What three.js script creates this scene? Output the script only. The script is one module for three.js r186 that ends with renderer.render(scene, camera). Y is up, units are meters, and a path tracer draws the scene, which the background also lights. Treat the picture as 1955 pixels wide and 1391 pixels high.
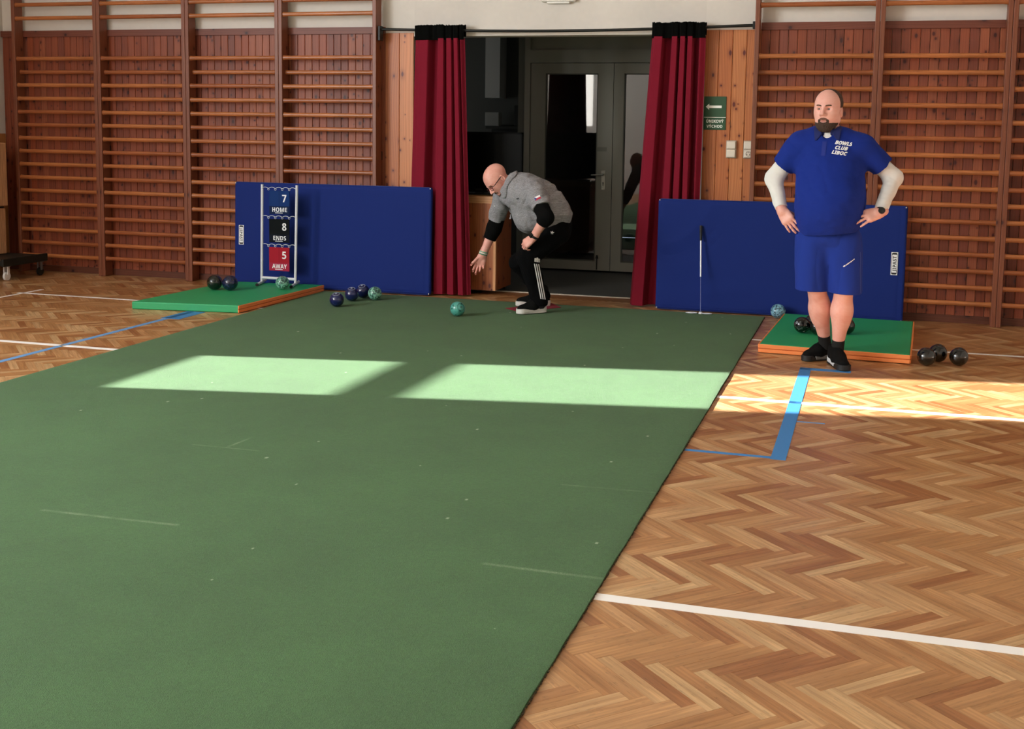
import * as THREE from 'three';
import { RoundedBoxGeometry } from 'three/addons/geometries/RoundedBoxGeometry.js';
import { mergeGeometries } from 'three/addons/utils/BufferGeometryUtils.js';
import { RectAreaLightUniformsLib } from 'three/addons/lights/RectAreaLightUniformsLib.js';
import { ImprovedNoise } from 'three/addons/math/ImprovedNoise.js';

// ---------------------------------------------------------------- camera, sky, sun, window light, exposure
const scene = new THREE.Scene();
const renderer = new THREE.WebGLRenderer({ antialias: true });
renderer.toneMapping = THREE.LinearToneMapping;
renderer.toneMappingExposure = 1.0;
renderer.shadowMap.enabled = true;
RectAreaLightUniformsLib.init();

// the photograph is a crop of a larger frame: the lens axis meets it at (1010.2, 492.2), f = 2231.8 px
const FH = 1797.7, FW = FH * 1955 / 1391;
const camera = new THREE.PerspectiveCamera(2 * Math.atan(FH / 2 / 2231.83) * 180 / Math.PI, 1955 / 1391, 0.1, 80);
camera.position.set(3.6122, 1.5, 9.778);
camera.rotation.order = 'YXZ';
camera.rotation.set(-0.109564, 0.286199, 0.0147025);
camera.setViewOffset(FW, FH, FW / 2 - 1010.2, FH / 2 - 492.16, 1955, 1391);
camera.updateProjectionMatrix();
scene.add(camera);

scene.background = new THREE.Color().setRGB(1.1, 1.35, 1.7);

const SUN_ELEV = 19.5 * Math.PI / 180, SUN_SLOPE = 0.2;      // low sun from the left side of the hall
const sunDir = new THREE.Vector3(1, 0, -SUN_SLOPE).normalize().multiplyScalar(Math.cos(SUN_ELEV)).setY(-Math.sin(SUN_ELEV));
const sun = new THREE.DirectionalLight(new THREE.Color().setRGB(1.0, 0.96, 0.94), 40);
sun.target.position.set(1, 0, 3.5);
sun.position.copy(sun.target.position).addScaledVector(sunDir, -25);
sun.castShadow = true;
Object.assign(sun.shadow.camera, { left: -14, right: 14, top: 14, bottom: -14, near: 1, far: 60 });
sun.shadow.mapSize.set(4096, 4096);
sun.shadow.radius = 1;
scene.add(sun, sun.target);

// daylight entering through the blinds of the side and rear windows: [x, y, z, width, height, facing, strength]
const HALL = { x0: -4.87, x1: 6.75, z0: -0.165, z1: 13.2, h: 5.0 };
const SIDE_WINDOWS = [[6.7, 7.7], [8.5, 9.5], [10.3, 11.3]];
const SUN_WINDOW = [4.086, 5.088];
const REAR_WINDOWS = [[-3.55, -2.95]];
const WIN_Y = [1.6, 4.4];
function windowLight(x, y, z, w, h, tx, tz, k, col) {
  const l = new THREE.RectAreaLight(new THREE.Color().setRGB(...col), k, w, h);
  l.position.set(x, y, z); l.lookAt(x + tx, y, z + tz); scene.add(l);
}
// added area light at the unseen side-room window, standing in for dim daylight
windowLight(-3.06, 1.7, -2.2, 1.2, 1.1, 1, 0, 1.3, [0.9, 0.97, 1.0]);
const yM = (WIN_Y[0] + WIN_Y[1]) / 2, hM = WIN_Y[1] - WIN_Y[0];
for (const [a, b] of SIDE_WINDOWS) windowLight(HALL.x0 + 0.03, yM, (a + b) / 2, b - a, hM, 1, 0, 32, [0.93, 0.98, 1.0]);
windowLight(HALL.x0 - 0.02, yM, (SUN_WINDOW[0] + SUN_WINDOW[1]) / 2, 0.98, hM - 0.05, 1, 0, 2.5, [0.8, 0.92, 1.0]);
for (const [a, b] of REAR_WINDOWS) windowLight((a + b) / 2, yM, HALL.z1 - 0.03, b - a, hM, 0, -1, 9, [1.0, 0.95, 0.88]);

// ---------------------------------------------------------------- helpers
function rng(seed) { let a = seed >>> 0; return () => { a = (a + 0x6D2B79F5) | 0; let t = Math.imul(a ^ (a >>> 15), 1 | a); t = (t + Math.imul(t ^ (t >>> 7), 61 | t)) ^ t; return ((t ^ (t >>> 14)) >>> 0) / 4294967296; }; }
const V = (x, y, z) => new THREE.Vector3(x, y, z);
const taken = new Map();
function numbered(n) { const k = taken.get(n) ?? 0; taken.set(n, k + 1); return k ? `${n}_${String(k).padStart(3, '0')}` : n; }
function tag(o, label, category, group, kind) {
  o.userData.label = label; o.userData.category = category;
  if (group) o.userData.group = group;
  if (kind) o.userData.kind = kind;
  return o;
}
function thing(name, label, category, [x, y, z] = [0, 0, 0], turn = 0, group) {
  const o = new THREE.Group(); o.name = numbered(name); o.position.set(x, y, z); o.rotation.y = turn; scene.add(o);
  return tag(o, label, category, group);
}
function part(name, geo, mat, parent, label) {
  const m = new THREE.Mesh(geo, mat); m.name = name; m.castShadow = m.receiveShadow = true;
  if (label) m.userData.label = label;
  parent.add(m); return m;
}
function solo(name, geo, mat, label, category, group) { const m = part(numbered(name), geo, mat, scene); return tag(m, label, category, group); }
function struct(name, label, category) { const g = new THREE.Group(); g.name = numbered(name); scene.add(g); return tag(g, label, category, null, 'structure'); }
// box with texture coordinates in metres, v along the given axis
function ubox(w, h, d, axis = 'y', ou = 0, ov = 0) {
  const g = new THREE.BoxGeometry(w, h, d), p = g.attributes.position, n = g.attributes.normal, uv = g.attributes.uv;
  for (let i = 0; i < p.count; i++) {
    const c = { x: p.getX(i), y: p.getY(i), z: p.getZ(i) }, m = { x: Math.abs(n.getX(i)), y: Math.abs(n.getY(i)), z: Math.abs(n.getZ(i)) };
    const others = ['x', 'y', 'z'].filter(k => k !== axis);
    let u, v;
    if (m[axis] > 0.5) { u = c[others[0]]; v = c[others[1]]; }
    else { u = m[others[0]] > 0.5 ? c[others[1]] : c[others[0]]; v = c[axis]; }
    uv.setXY(i, u + ou, v + ov);
  }
  return g;
}
function tbox(x0, x1, y0, y1, z0, z1, axis = 'y', ou = 0, ov = 0) { return ubox(x1 - x0, y1 - y0, z1 - z0, axis, ou, ov).translate((x0 + x1) / 2, (y0 + y1) / 2, (z0 + z1) / 2); }
function rbox(w, h, d, r = 0.005, s = 2) { return new RoundedBoxGeometry(w, h, d, s, r); }
function rod(a, b, r, r2 = r, seg = 14) {
  const d = b.clone().sub(a), g = new THREE.CylinderGeometry(r2, r, d.length(), seg);
  g.applyQuaternion(new THREE.Quaternion().setFromUnitVectors(V(0, 1, 0), d.clone().normalize()));
  return g.translate(...a.clone().add(b).multiplyScalar(0.5).toArray());
}
const mg = a => mergeGeometries(a.map(g => g.index ? g.toNonIndexed() : g), false);

// ---------------------------------------------------------------- textures
const hash2 = (x, y, s) => { let h = (Math.imul(x | 0, 374761393) + Math.imul(y | 0, 668265263) + Math.imul(s | 0, 974634777)) | 0; h = Math.imul(h ^ (h >>> 13), 1274126177); return ((h ^ (h >>> 16)) >>> 0) / 4294967296; };
function vnoise(x, y, px, py, s) {           // tileable value noise with integer periods
  const xi = Math.floor(x), yi = Math.floor(y), fx = x - xi, fy = y - yi, w = t => t * t * (3 - 2 * t);
  const m = (a, b) => ((a % b) + b) % b, h = (a, b) => hash2(m(a, px), m(b, py), s), u = w(fx), v = w(fy);
  return (h(xi, yi) * (1 - u) + h(xi + 1, yi) * u) * (1 - v) + (h(xi, yi + 1) * (1 - u) + h(xi + 1, yi + 1) * u) * v;
}
function texture(w, h, fn, { srgb = true, repeat = null } = {}) {
  const d = new Uint8Array(w * h * 4);
  for (let y = 0; y < h; y++) for (let x = 0; x < w; x++) {
    const c = fn(x / w, y / h), i = (y * w + x) * 4;
    for (let k = 0; k < 3; k++) d[i + k] = Math.max(0, Math.min(255, Math.round((c.length ? c[k] : c) * 255)));
    d[i + 3] = 255;
  }
  const t = new THREE.DataTexture(d, w, h); t.wrapS = t.wrapT = THREE.RepeatWrapping; t.magFilter = THREE.LinearFilter; t.minFilter = THREE.LinearMipmapLinearFilter; t.generateMipmaps = true;
  if (srgb) t.colorSpace = THREE.SRGBColorSpace;
  if (repeat) t.repeat.set(...repeat);
  t.needsUpdate = true; return t;
}
// knotty pine, 0.5 m across by 2 m along the grain
const pineTex = (() => {
  const r = rng(11), knots = [];
  for (let i = 0; i < 40; i++) knots.push([r(), r(), 0.004 + 0.008 * r() ** 1.5, 0.9 + 0.9 * r()]);
  const f = (u, v) => {
    let warp = 0, dark = 0, halo = 0;
    for (const [ku, kv, kr, st] of knots) {
      let du = (u - ku); du -= Math.round(du); du *= 0.5; let dv = (v - kv); dv -= Math.round(dv); dv *= 2;
      const d = Math.hypot(du, dv / st);
      if (d > 0.06) continue;
      warp += Math.sign(du) * 0.35 * kr / (d + kr) * Math.exp(-d / 0.02);
      dark = Math.max(dark, 1 - Math.min(1, Math.max(0, (d - kr * 0.75) / (kr * 0.5))));
      halo = Math.max(halo, Math.exp(-((d / (kr * 2.2)) ** 2)));
    }
    const uu = u + 0.02 * (vnoise(u * 6, v * 5, 6, 5, 1) - 0.5);
    const rings = 0.5 + 0.5 * Math.sin((uu * 44 + 5 * vnoise(uu * 8, v * 3, 8, 3, 2) + warp * 8) * Math.PI);
    const fine = vnoise(u * 160, v * 12, 160, 12, 3);
    const broad = vnoise(u * 9, v * 2, 9, 2, 4);
    let l = 0.86 + 0.07 * rings + 0.06 * (fine - 0.5) + 0.12 * (broad - 0.5) - 0.18 * halo;
    let c = [l, l * (0.985 - 0.05 * (1 - rings) - 0.06 * halo), l * (0.95 - 0.09 * (1 - rings) - 0.1 * halo)];
    return c.map((q, k) => q * (1 - dark) + [0.42, 0.17, 0.07][k] * dark);
  };
  return texture(512, 1024, f, { repeat: [2, 0.5] });
})();
// oak strip grain, 0.4 m by 0.8 m
const oakTex = texture(384, 512, (u, v) => {
  const a = vnoise(u * 120, v * 8, 120, 8, 21), b = vnoise(u * 40 + 2 * vnoise(u * 6, v * 4, 6, 4, 24), v * 4, 40, 4, 22), c = vnoise(u * 8, v * 5, 8, 5, 23);
  const pore = vnoise(u * 190, v * 26, 190, 26, 25) > 0.86 ? 0.1 : 0;
  const l = 0.9 + 0.1 * (a - 0.5) + 0.14 * (b - 0.5) + 0.1 * (c - 0.5) - pore;
  return [l, l * (0.97 + 0.04 * (b - 0.5)), l * (0.93 + 0.08 * (b - 0.5))];
}, { repeat: [2.5, 1.25] });
const fabricBump = texture(256, 256, (u, v) => 0.5 + 0.22 * Math.sin(u * Math.PI * 128) * Math.sin(v * Math.PI * 128) + 0.3 * (vnoise(u * 64, v * 64, 64, 64, 31) - 0.5), { srgb: false, repeat: [12, 12] });
const plasterTex = texture(512, 512, (u, v) => { const n = 0.5 * vnoise(u * 5, v * 5, 5, 5, 41) + 0.3 * vnoise(u * 17, v * 17, 17, 17, 42) + 0.2 * vnoise(u * 90, v * 90, 90, 90, 43); const l = 0.93 + 0.07 * n; return [l, l * 0.995, l * 0.985]; }, { repeat: [0.4, 0.4] });
function canvasTex(w, h, draw) {
  const c = document.createElement('canvas'); c.width = w; c.height = h; draw(c.getContext('2d'), w, h);
  const t = new THREE.CanvasTexture(c); t.colorSpace = THREE.SRGBColorSpace; t.magFilter = THREE.LinearFilter; return t;
}
const std = (color, roughness = 0.7, extra = {}) => new THREE.MeshStandardMaterial({ color, roughness, ...extra });
const phys = (color, roughness = 0.5, extra = {}) => new THREE.MeshPhysicalMaterial({ color, roughness, ...extra });
// ---------------------------------------------------------------- room shell
const R1 = rng(5);
const plaster = std('#e3ddd7', 0.9, { map: plasterTex });
const wallFar = struct('wall_far', 'far hall wall, white plaster above stained pine boarding, behind the wall bars', 'wall');
const OPEN = { x0: -0.42, x1: 2.2, y: 2.325 };
{
  const zb = -0.48, zf = HALL.z0;
  part('plaster', mg([
    tbox(HALL.x0 - 0.25, OPEN.x0, 0, HALL.h, zb, zf), tbox(OPEN.x1, HALL.x1 + 0.25, 0, HALL.h, zb, zf),
    tbox(OPEN.x0, OPEN.x1, OPEN.y, HALL.h, zb, zf)]), plaster, wallFar);
  // boards of the side panels: dark red-brown stain
  const H = 2.34, stain = ['#934a30', '#9e5235', '#86422a', '#a85d3f', '#9a4c2c', '#8a4632'].map(c => std(c, 0.5, { map: pineTex }));
  const pale = ['#d07f4a', '#d98b54', '#c87640', '#de9660'].map(c => std(c, 0.45, { map: pineTex }));
  const boards = (x0, x1, w, mats, name, top) => {
    const n = Math.round((x1 - x0) / w), p = (x1 - x0) / n, gs = [];
    for (let k = 0; k < 24; k++) {
      const bw = p - 0.003, s = new THREE.Shape(), c = 0.003;
      s.moveTo(-bw / 2, 0.015); s.lineTo(bw / 2, 0.015); s.lineTo(bw / 2, c); s.lineTo(bw / 2 - c, 0); s.lineTo(-bw / 2 + c, 0); s.lineTo(-bw / 2, c);
      const idx = new THREE.ExtrudeGeometry(s, { depth: top, bevelEnabled: false }).rotateX(-Math.PI / 2), P = idx.attributes.position, U = idx.attributes.uv;
      const ou = R1(), ov = R1() * 2;
      for (let i = 0; i < P.count; i++) U.setXY(i, P.getX(i) + ou, P.getY(i) + ov);
      gs.push(idx);
    }
    for (let i = 0; i < n; i++) {
      const m = part(numbered(name), gs[(R1() * gs.length) | 0], mats[(R1() * mats.length) | 0], wallFar);
      m.position.set(x0 + (i + 0.5) * p, 0, HALL.z0 + 0.015 + (R1() - 0.5) * 0.002);
    }
  };
  boards(-4.865, -0.70, 0.0735, stain, 'stained_board', H);
  boards(2.66, 5.75, 0.0735, stain, 'stained_board', H);
  boards(-0.70, OPEN.x0, 0.115, pale, 'pale_pine_board', 2.345);
  boards(OPEN.x1, 2.66, 0.115, pale, 'pale_pine_board', 2.345);
  const trimM = std('#7d4230', 0.5, { map: pineTex });
  part('top_rail', tbox(-4.865, -0.70, 2.34, 2.4, HALL.z0, HALL.z0 + 0.04, 'x'), trimM, wallFar, 'dark stained rail along the top of the boarding');
  part('top_rail', tbox(2.66, 5.75, 2.34, 2.4, HALL.z0, HALL.z0 + 0.04, 'x'), trimM, wallFar, 'dark stained rail along the top of the boarding');
  part('lintel_edge', tbox(OPEN.x0, OPEN.x1, OPEN.y - 0.012, OPEN.y + 0.05, HALL.z0 - 0.02, HALL.z0 + 0.012, 'x'), plaster, wallFar, 'white plaster edge over the doorway');
  const kick = std('#6b3a26', 0.5, { map: pineTex });
  part('skirting_strip', tbox(-4.865, -0.70, 0, 0.06, HALL.z0 + 0.012, HALL.z0 + 0.028, 'x'), kick, wallFar);
  part('skirting_strip', tbox(2.66, 5.75, 0, 0.06, HALL.z0 + 0.012, HALL.z0 + 0.028, 'x'), kick, wallFar);
}
const glassPane = phys('#ffffff', 0.02, { transmission: 1, thickness: 0, ior: 1.5 });
const whiteFrame = std('#d9d6cf', 0.45);
const blindM = phys('#f2efe6', 1, { transmission: 0.35, thickness: 0 });
{ // left wall with its windows
  const w = struct('wall_left', 'left side wall of the hall with tall windows above pine wainscot', 'wall');
  const x1 = HALL.x0, x0 = HALL.x0 - 0.2, all = [[...SUN_WINDOW, true], ...SIDE_WINDOWS.map(a => [...a, false])].sort((p, q) => p[0] - q[0]), gs = [];
  let z = HALL.z0 - 0.3;
  for (const [a, b] of all) { gs.push(tbox(x0, x1, 0, HALL.h, z, a - 0.06), tbox(x0, x1, 0, WIN_Y[0] - 0.06, a - 0.06, b + 0.06), tbox(x0, x1, WIN_Y[1] + 0.06, HALL.h, a - 0.06, b + 0.06)); z = b + 0.06; }
  gs.push(tbox(x0, x1, 0, HALL.h, z, HALL.z1 + 0.25));
  part('plaster', mg(gs), plaster, w);
  const pal = std('#cf8f58', 0.5, { map: pineTex });
  for (let i = 0; i < 16; i++) part('wainscot_board', tbox(x1, x1 + 0.015, 0, 1.38, i * 0.82 - 0.14, (i + 1) * 0.82 - 0.145, 'y', i * 0.13, i * 0.37), pal, w);
  let n = 1;
  for (const [a, b, open] of all) {
    const win = struct(`window_${n++}`, open ? 'tall side window without a blind letting in the sun' : `side window number ${n - 1} from the far wall with a white roller blind drawn`, 'window');
    const fx = x0 + 0.1, t = 0.03, bars = [tbox(fx - t, fx + t, WIN_Y[0] - 0.06, WIN_Y[0], a - 0.06, b + 0.06), tbox(fx - t, fx + t, WIN_Y[1], WIN_Y[1] + 0.06, a - 0.06, b + 0.06), tbox(fx - t, fx + t, WIN_Y[0], WIN_Y[1], a - 0.06, a), tbox(fx - t, fx + t, WIN_Y[0], WIN_Y[1], b, b + 0.06)];
    part('window_frame', mg(bars), whiteFrame, win);
    part('transom', tbox(fx - t, fx + t, 2.082, 2.208, a, b), whiteFrame, win);
    part('pane', tbox(fx - 0.002, fx + 0.002, WIN_Y[0], 2.082, a, b), glassPane, win);
    part('pane', tbox(fx - 0.002, fx + 0.002, 2.208, WIN_Y[1], a, b), glassPane, win);
    if (!open) part('roller_blind', tbox(x1 - 0.012, x1 - 0.009, WIN_Y[0] - 0.05, WIN_Y[1] + 0.05, a - 0.055, b + 0.055), blindM, win);
  }
}
{
  const w = struct('wall_right', 'right side wall of the hall, plain white plaster', 'wall');
  part('plaster', tbox(HALL.x1, HALL.x1 + 0.25, 0, HALL.h, HALL.z0 - 0.3, HALL.z1 + 0.25), plaster, w);
  const wr = struct('wall_rear', 'rear wall behind the viewer with blinded windows', 'wall'), gs = [];
  let x = HALL.x0 - 0.2;
  for (const [a, b] of REAR_WINDOWS) { gs.push(tbox(x, a, 0, HALL.h, HALL.z1, HALL.z1 + 0.25), tbox(a, b, 0, WIN_Y[0], HALL.z1, HALL.z1 + 0.25), tbox(a, b, WIN_Y[1], HALL.h, HALL.z1, HALL.z1 + 0.25)); x = b; }
  gs.push(tbox(x, HALL.x1 + 0.25, 0, HALL.h, HALL.z1, HALL.z1 + 0.25));
  part('plaster', mg(gs), plaster, wr);
  let n = 5;
  for (const [a, b] of REAR_WINDOWS) {
    const win = struct(`window_${n++}`, `rear wall window with a white roller blind letting in soft light`, 'window');
    part('window_frame', mg([tbox(a, a + 0.05, WIN_Y[0], WIN_Y[1], HALL.z1 + 0.1, HALL.z1 + 0.15), tbox(b - 0.05, b, WIN_Y[0], WIN_Y[1], HALL.z1 + 0.1, HALL.z1 + 0.15), tbox(a, b, WIN_Y[0], WIN_Y[0] + 0.05, HALL.z1 + 0.1, HALL.z1 + 0.15), tbox(a, b, WIN_Y[1] - 0.05, WIN_Y[1], HALL.z1 + 0.1, HALL.z1 + 0.15)]), whiteFrame, win);
    part('pane', tbox(a, b, WIN_Y[0], WIN_Y[1], HALL.z1 + 0.12, HALL.z1 + 0.124), glassPane, win);
    part('roller_blind', tbox(a, b, WIN_Y[0], WIN_Y[1], HALL.z1 + 0.01, HALL.z1 + 0.013), blindM, win);
  }
  const c = struct('ceiling', 'white plaster ceiling of the sports hall', 'ceiling');
  part('plaster', tbox(HALL.x0 - 0.25, HALL.x1 + 0.25, HALL.h, HALL.h + 0.2, HALL.z0 - 0.35, HALL.z1 + 0.25, 'x'), plaster, c);
}
// ---------------------------------------------------------------- parquet floor
const CARPET = { x0: -1.16, x1: 2.8, z0: 0.175, z1: 11.5 };
const floor = struct('floor', 'varnished oak herringbone parquet floor with painted court lines', 'floor');
{
  const tones = ['#cd9f70', '#c08f60', '#d4aa7c', '#b98658', '#c69566', '#dab486', '#b98658', '#ab744a', '#d0a274', '#c39262', '#ca9b6c', '#bd8a5d'];
  const mats = tones.map(c => std(c, 0.34, { map: oakTex }));
  part('subfloor', tbox(HALL.x0 - 0.2, HALL.x1 + 0.2, -0.14, -0.0125, -0.5, HALL.z1 + 0.2, 'x'), std('#5b3b22', 0.8), floor);
  part('far_parquet', mg([tbox(HALL.x0, HALL.x1, -0.0125, -0.0008, 9.6, HALL.z1, 'x')]), std('#bd8753', 0.34, { map: oakTex }), floor);
  const L = 0.294, Wd = 0.049, gapw = 0.0006, r = rng(77), all = [];
  // herringbone in axes turned by 45 degrees: p runs down-right, q runs up-right
  const c45 = Math.SQRT1_2;
  const put = (p0, p1, q0, q1) => {
    const pc = (p0 + p1) / 2, qc = (q0 + q1) / 2, x = (pc + qc) * c45, z = (pc - qc) * c45;
    if (x < HALL.x0 - 0.12 || x > HALL.x1 + 0.12 || z < -0.2 || z > 9.7) return;
    if (x > CARPET.x0 + 0.2 && x < CARPET.x1 - 0.2 && z > CARPET.z0 + 0.2) return;
    if (z < 0 && (x < -0.7 || x > 2.66) && z < -0.14) return;
    all.push({ x, z, along: p1 - p0 > q1 - q0 ? 'p' : 'q', t: r(), h: r(), k: (r() * 6) | 0 });
  };
  const N = 12;                        // strip length in half units of the strip width: L = 6 W
  for (let i = -260; i < 420; i++) for (let j = -40; j < 60; j++) {
    // one p-strip and one q-strip per cell, shifted one width along the diagonal each step
    const p = i * Wd + j * L, q = i * Wd - j * L;
    put(p, p + L, q, q + Wd); put(p, p + Wd, q + Wd, q + Wd + L);
  }
  const geoP = [], geoQ = [];
  for (let k = 0; k < 6; k++) {
    const mk = () => { const g = ubox(L - gapw, 0.012, Wd - gapw, 'x', k * 0.07 + 0.013, k * 0.31); return g.translate(0, -0.006, 0); };
    geoP.push(mk().rotateY(-Math.PI / 4)); geoQ.push(mk().rotateY(Math.PI / 4));
  }
  const pickTone = s => { const broad = 0.5 + 0.5 * Math.sin(s.x * 1.7 + 0.6 * Math.sin(s.z * 2.1)) * Math.sin(s.z * 1.3 + 1); return Math.min(11, Math.max(0, Math.floor((s.t * 0.75 + 0.25 * broad) * 12))); };
  const dist = s => Math.hypot(s.x - 3.6, s.z - 9.8);
  const inView = s => { const dx = s.x - 3.6122, dz = s.z - 9.778; return s.z < 7.4 && s.x > CARPET.x1 && s.x - (3.4 + (7.3 - s.z) * 0.24) < 0.8; };
  all.sort((a, b) => (inView(b) - inView(a)) || (dist(a) - dist(b)));
  const rest = [];
  all.forEach((s, i) => {
    const g = (s.along === 'p' ? geoP : geoQ)[s.k], ti = pickTone(s), y = -0.0002 - 0.0005 * s.h;
    if (i < 300) { const m = part(numbered('parquet_strip'), g, mats[ti], floor); m.position.set(s.x, y, s.z); }
    else {
      const q = g.clone().translate(s.x, y, s.z), c = new THREE.Color(tones[ti]), a = new Float32Array(q.attributes.position.count * 3);
      for (let k = 0; k < a.length; k += 3) { a[k] = c.r; a[k + 1] = c.g; a[k + 2] = c.b; }
      q.setAttribute('color', new THREE.BufferAttribute(a, 3)); rest.push(q);
    }
  });
  const restM = part('parquet_strips', mergeGeometries(rest), std('#ffffff', 0.34, { map: oakTex, vertexColors: true }), floor);
  restM.userData.kind = 'stuff';
  // painted court lines
  const white = std('#fbf8f4', 0.5), blue = std('#3f86c6', 0.5), paleB = std('#6a9cd0', 0.55);
  const line = (x0, x1, z0, z1, m, n, l) => part(n, tbox(x0, x1, -0.0004, 0.0009, z0, z1, 'x'), m, floor, l);
  line(-3.6, HALL.x1, 1.225, 1.262, white, 'white_line', 'white court line nearest the far wall');
  line(-3.56, -3.525, 1.0, 3.4, white, 'white_line', 'white court side line on the left');
  line(-3.6, HALL.x1, 3.165, 3.215, white, 'white_line', 'white court line crossing the sunlit patch');
  line(CARPET.x1 - 0.1, HALL.x1, 6.19, 6.243, white, 'white_line', 'white court line in the right foreground');
  line(3.205, 3.275, 2.17, 4.395, blue, 'blue_line', 'blue tape line running away from the viewer');
  line(3.205, 3.52, 2.165, 2.235, blue, 'blue_line', 'short blue tape line under the shoes');
  line(2.7, 3.21, 4.352, 4.383, blue, 'blue_line', 'narrow blue tape line running to the carpet');
  line(3.27, 3.42, 3.62, 3.634, paleB, 'blue_line', 'faint short blue mark beside the blue tape');
  line(-1.635, -1.587, 1.62, 4.2, paleB, 'blue_line', 'thin blue line on the left floor');
  line(-1.665, -1.5, 1.6, 1.97, blue, 'blue_line', 'wide blue tape patch beside the left green mat');
}
// ---------------------------------------------------------------- carpet
{
  const X = CARPET.x1 - CARPET.x0, Z = 7.6;
  const r = rng(9), specks = []; for (let i = 0; i < 46; i++) specks.push([CARPET.x0 + r() * X, CARPET.z0 + r() * Z, 0.003 + 0.004 * r()]);
  const marks = [[0.6, 5.085, 0.94, 5.078, 0.012, 0.30], [0.772, 5.078, 0.792, 4.9, 0.013, 0.4], [0.58, 6.094, 1.16, 6.077, 0.016, 0.42], [2.38, 6.078, 2.79, 6.082, 0.016, 0.42], [2.4, 5.114, 2.79, 5.096, 0.013, 0.22], [0.77, 1.14, 0.88, 1.165, 0.012, 0.2]];
  const W = 1024, H = 2000;
  const map = texture(W, H, (u, v) => {
    const x = CARPET.x0 + u * X, z = CARPET.z0 + v * Z;
    const n = 0.45 * vnoise(x * 2.3 + 9, z * 2.3, 997, 997, 51) + 0.3 * vnoise(x * 9 + 40, z * 9, 997, 997, 52) + 0.25 * vnoise(x * 60 + 200, z * 60, 997, 997, 53);
    const f = hash2(u * W, v * H, 54);
    let k = 0.9 + 0.16 * (n - 0.5) + 0.16 * (f - 0.5), c = [0.305 * k, 0.472 * k, 0.268 * k];
    let m = 0;
    for (const [x0, z0, x1, z1, w, s] of marks) {
      const dx = x1 - x0, dz = z1 - z0, l2 = dx * dx + dz * dz, t = Math.max(0, Math.min(1, ((x - x0) * dx + (z - z0) * dz) / l2)), d = Math.hypot(x - x0 - dx * t, z - z0 - dz * t);
      if (d < w) m = Math.max(m, s * (1 - d / w) * (0.5 + hash2(u * W, v * H, 55)) * (0.4 + 0.9 * vnoise(x * 20 + 50, z * 20, 997, 997, 56)));
    }
    for (const [sx, sz, sr] of specks) if (Math.abs(x - sx) < sr && Math.abs(z - sz) < sr * 1.6) m = Math.max(m, 0.75);
    return c.map((q, i) => q * (1 - m) + [0.72, 0.76, 0.66][i] * m);
  });
  map.wrapS = map.wrapT = THREE.ClampToEdgeWrapping;
  const bump = texture(512, 512, (u, v) => 0.5 * hash2(u * 512, v * 512, 61) + 0.5 * vnoise(u * 128, v * 128, 128, 128, 62), { srgb: false, repeat: [16, 32] });
  const carpetM = phys('#ffffff', 0.96, { map, bumpMap: bump, bumpScale: 0.004, sheen: 0.7, sheenRoughness: 0.6, sheenColor: new THREE.Color().setRGB(0.36, 0.40, 0.36) });
  const nx = 80, nz = 200, P = [], U = [], I = [], N = new ImprovedNoise();
  const edge = (z, s) => 0.004 * N.noise(z * 3.1, s, 0.5) + 0.003 * N.noise(z * 21, s, 3.5);
  for (let j = 0; j <= nz; j++) for (let i = 0; i <= nx; i++) {
    const u = i / nx, v = j / nz, z = CARPET.z0 + v * (CARPET.z1 - CARPET.z0) + (j === 0 ? edge(u * 4, 7) : 0);
    const x = CARPET.x0 + u * X + (i === nx ? edge(z, 2) : i === 0 ? edge(z, 5) : 0);
    P.push(x, 0.0085 + 0.0008 * N.noise(x * 2, z * 2, 1), z); U.push(u, Math.min(1, (z - CARPET.z0) / Z));
  }
  for (let j = 0; j < nz; j++) for (let i = 0; i < nx; i++) { const a = j * (nx + 1) + i, b = a + 1, c = a + nx + 1, d = c + 1; I.push(a, c, b, b, c, d); }
  // skirt to the floor all round
  const ring = []; for (let i = 0; i <= nx; i++) ring.push(i); for (let j = 1; j <= nz; j++) ring.push(j * (nx + 1) + nx); for (let i = nx - 1; i >= 0; i--) ring.push(nz * (nx + 1) + i); for (let j = nz - 1; j >= 0; j--) ring.push(j * (nx + 1));
  const base = P.length / 3; ring.forEach(k => { P.push(P[k * 3], 0.001, P[k * 3 + 2]); U.push(U[k * 2], U[k * 2 + 1]); });
  for (let i = 0; i < ring.length - 1; i++) I.push(ring[i], ring[i + 1], base + i, base + i, ring[i + 1], base + i + 1);
  const g = new THREE.BufferGeometry(); g.setAttribute('position', new THREE.Float32BufferAttribute(P, 3)); g.setAttribute('uv', new THREE.Float32BufferAttribute(U, 2)); g.setIndex(I); g.computeVertexNormals();
  const t = thing('bowls_carpet', 'long green bowls carpet rolled out over the parquet floor', 'carpet');
  part('pile', g, carpetM, t);
  const fr = [], rr = rng(14);                                   // dark frayed yarn along the long edges
  for (const sx of [CARPET.x1, CARPET.x0]) for (let z = CARPET.z0; z < 9.5; z += 0.0125) { const L = 0.0015 + 0.0035 * rr(), s = sx === CARPET.x1 ? 1 : -1; fr.push(new THREE.BoxGeometry(L, 0.003, 0.009).translate(sx + s * (L / 2 + 0.001), 0.003, z + 0.006 * rr())); }
  const f = part('frayed_edge', mg(fr), std('#4a3f2c', 1), t); f.userData.kind = 'stuff';
}
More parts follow.
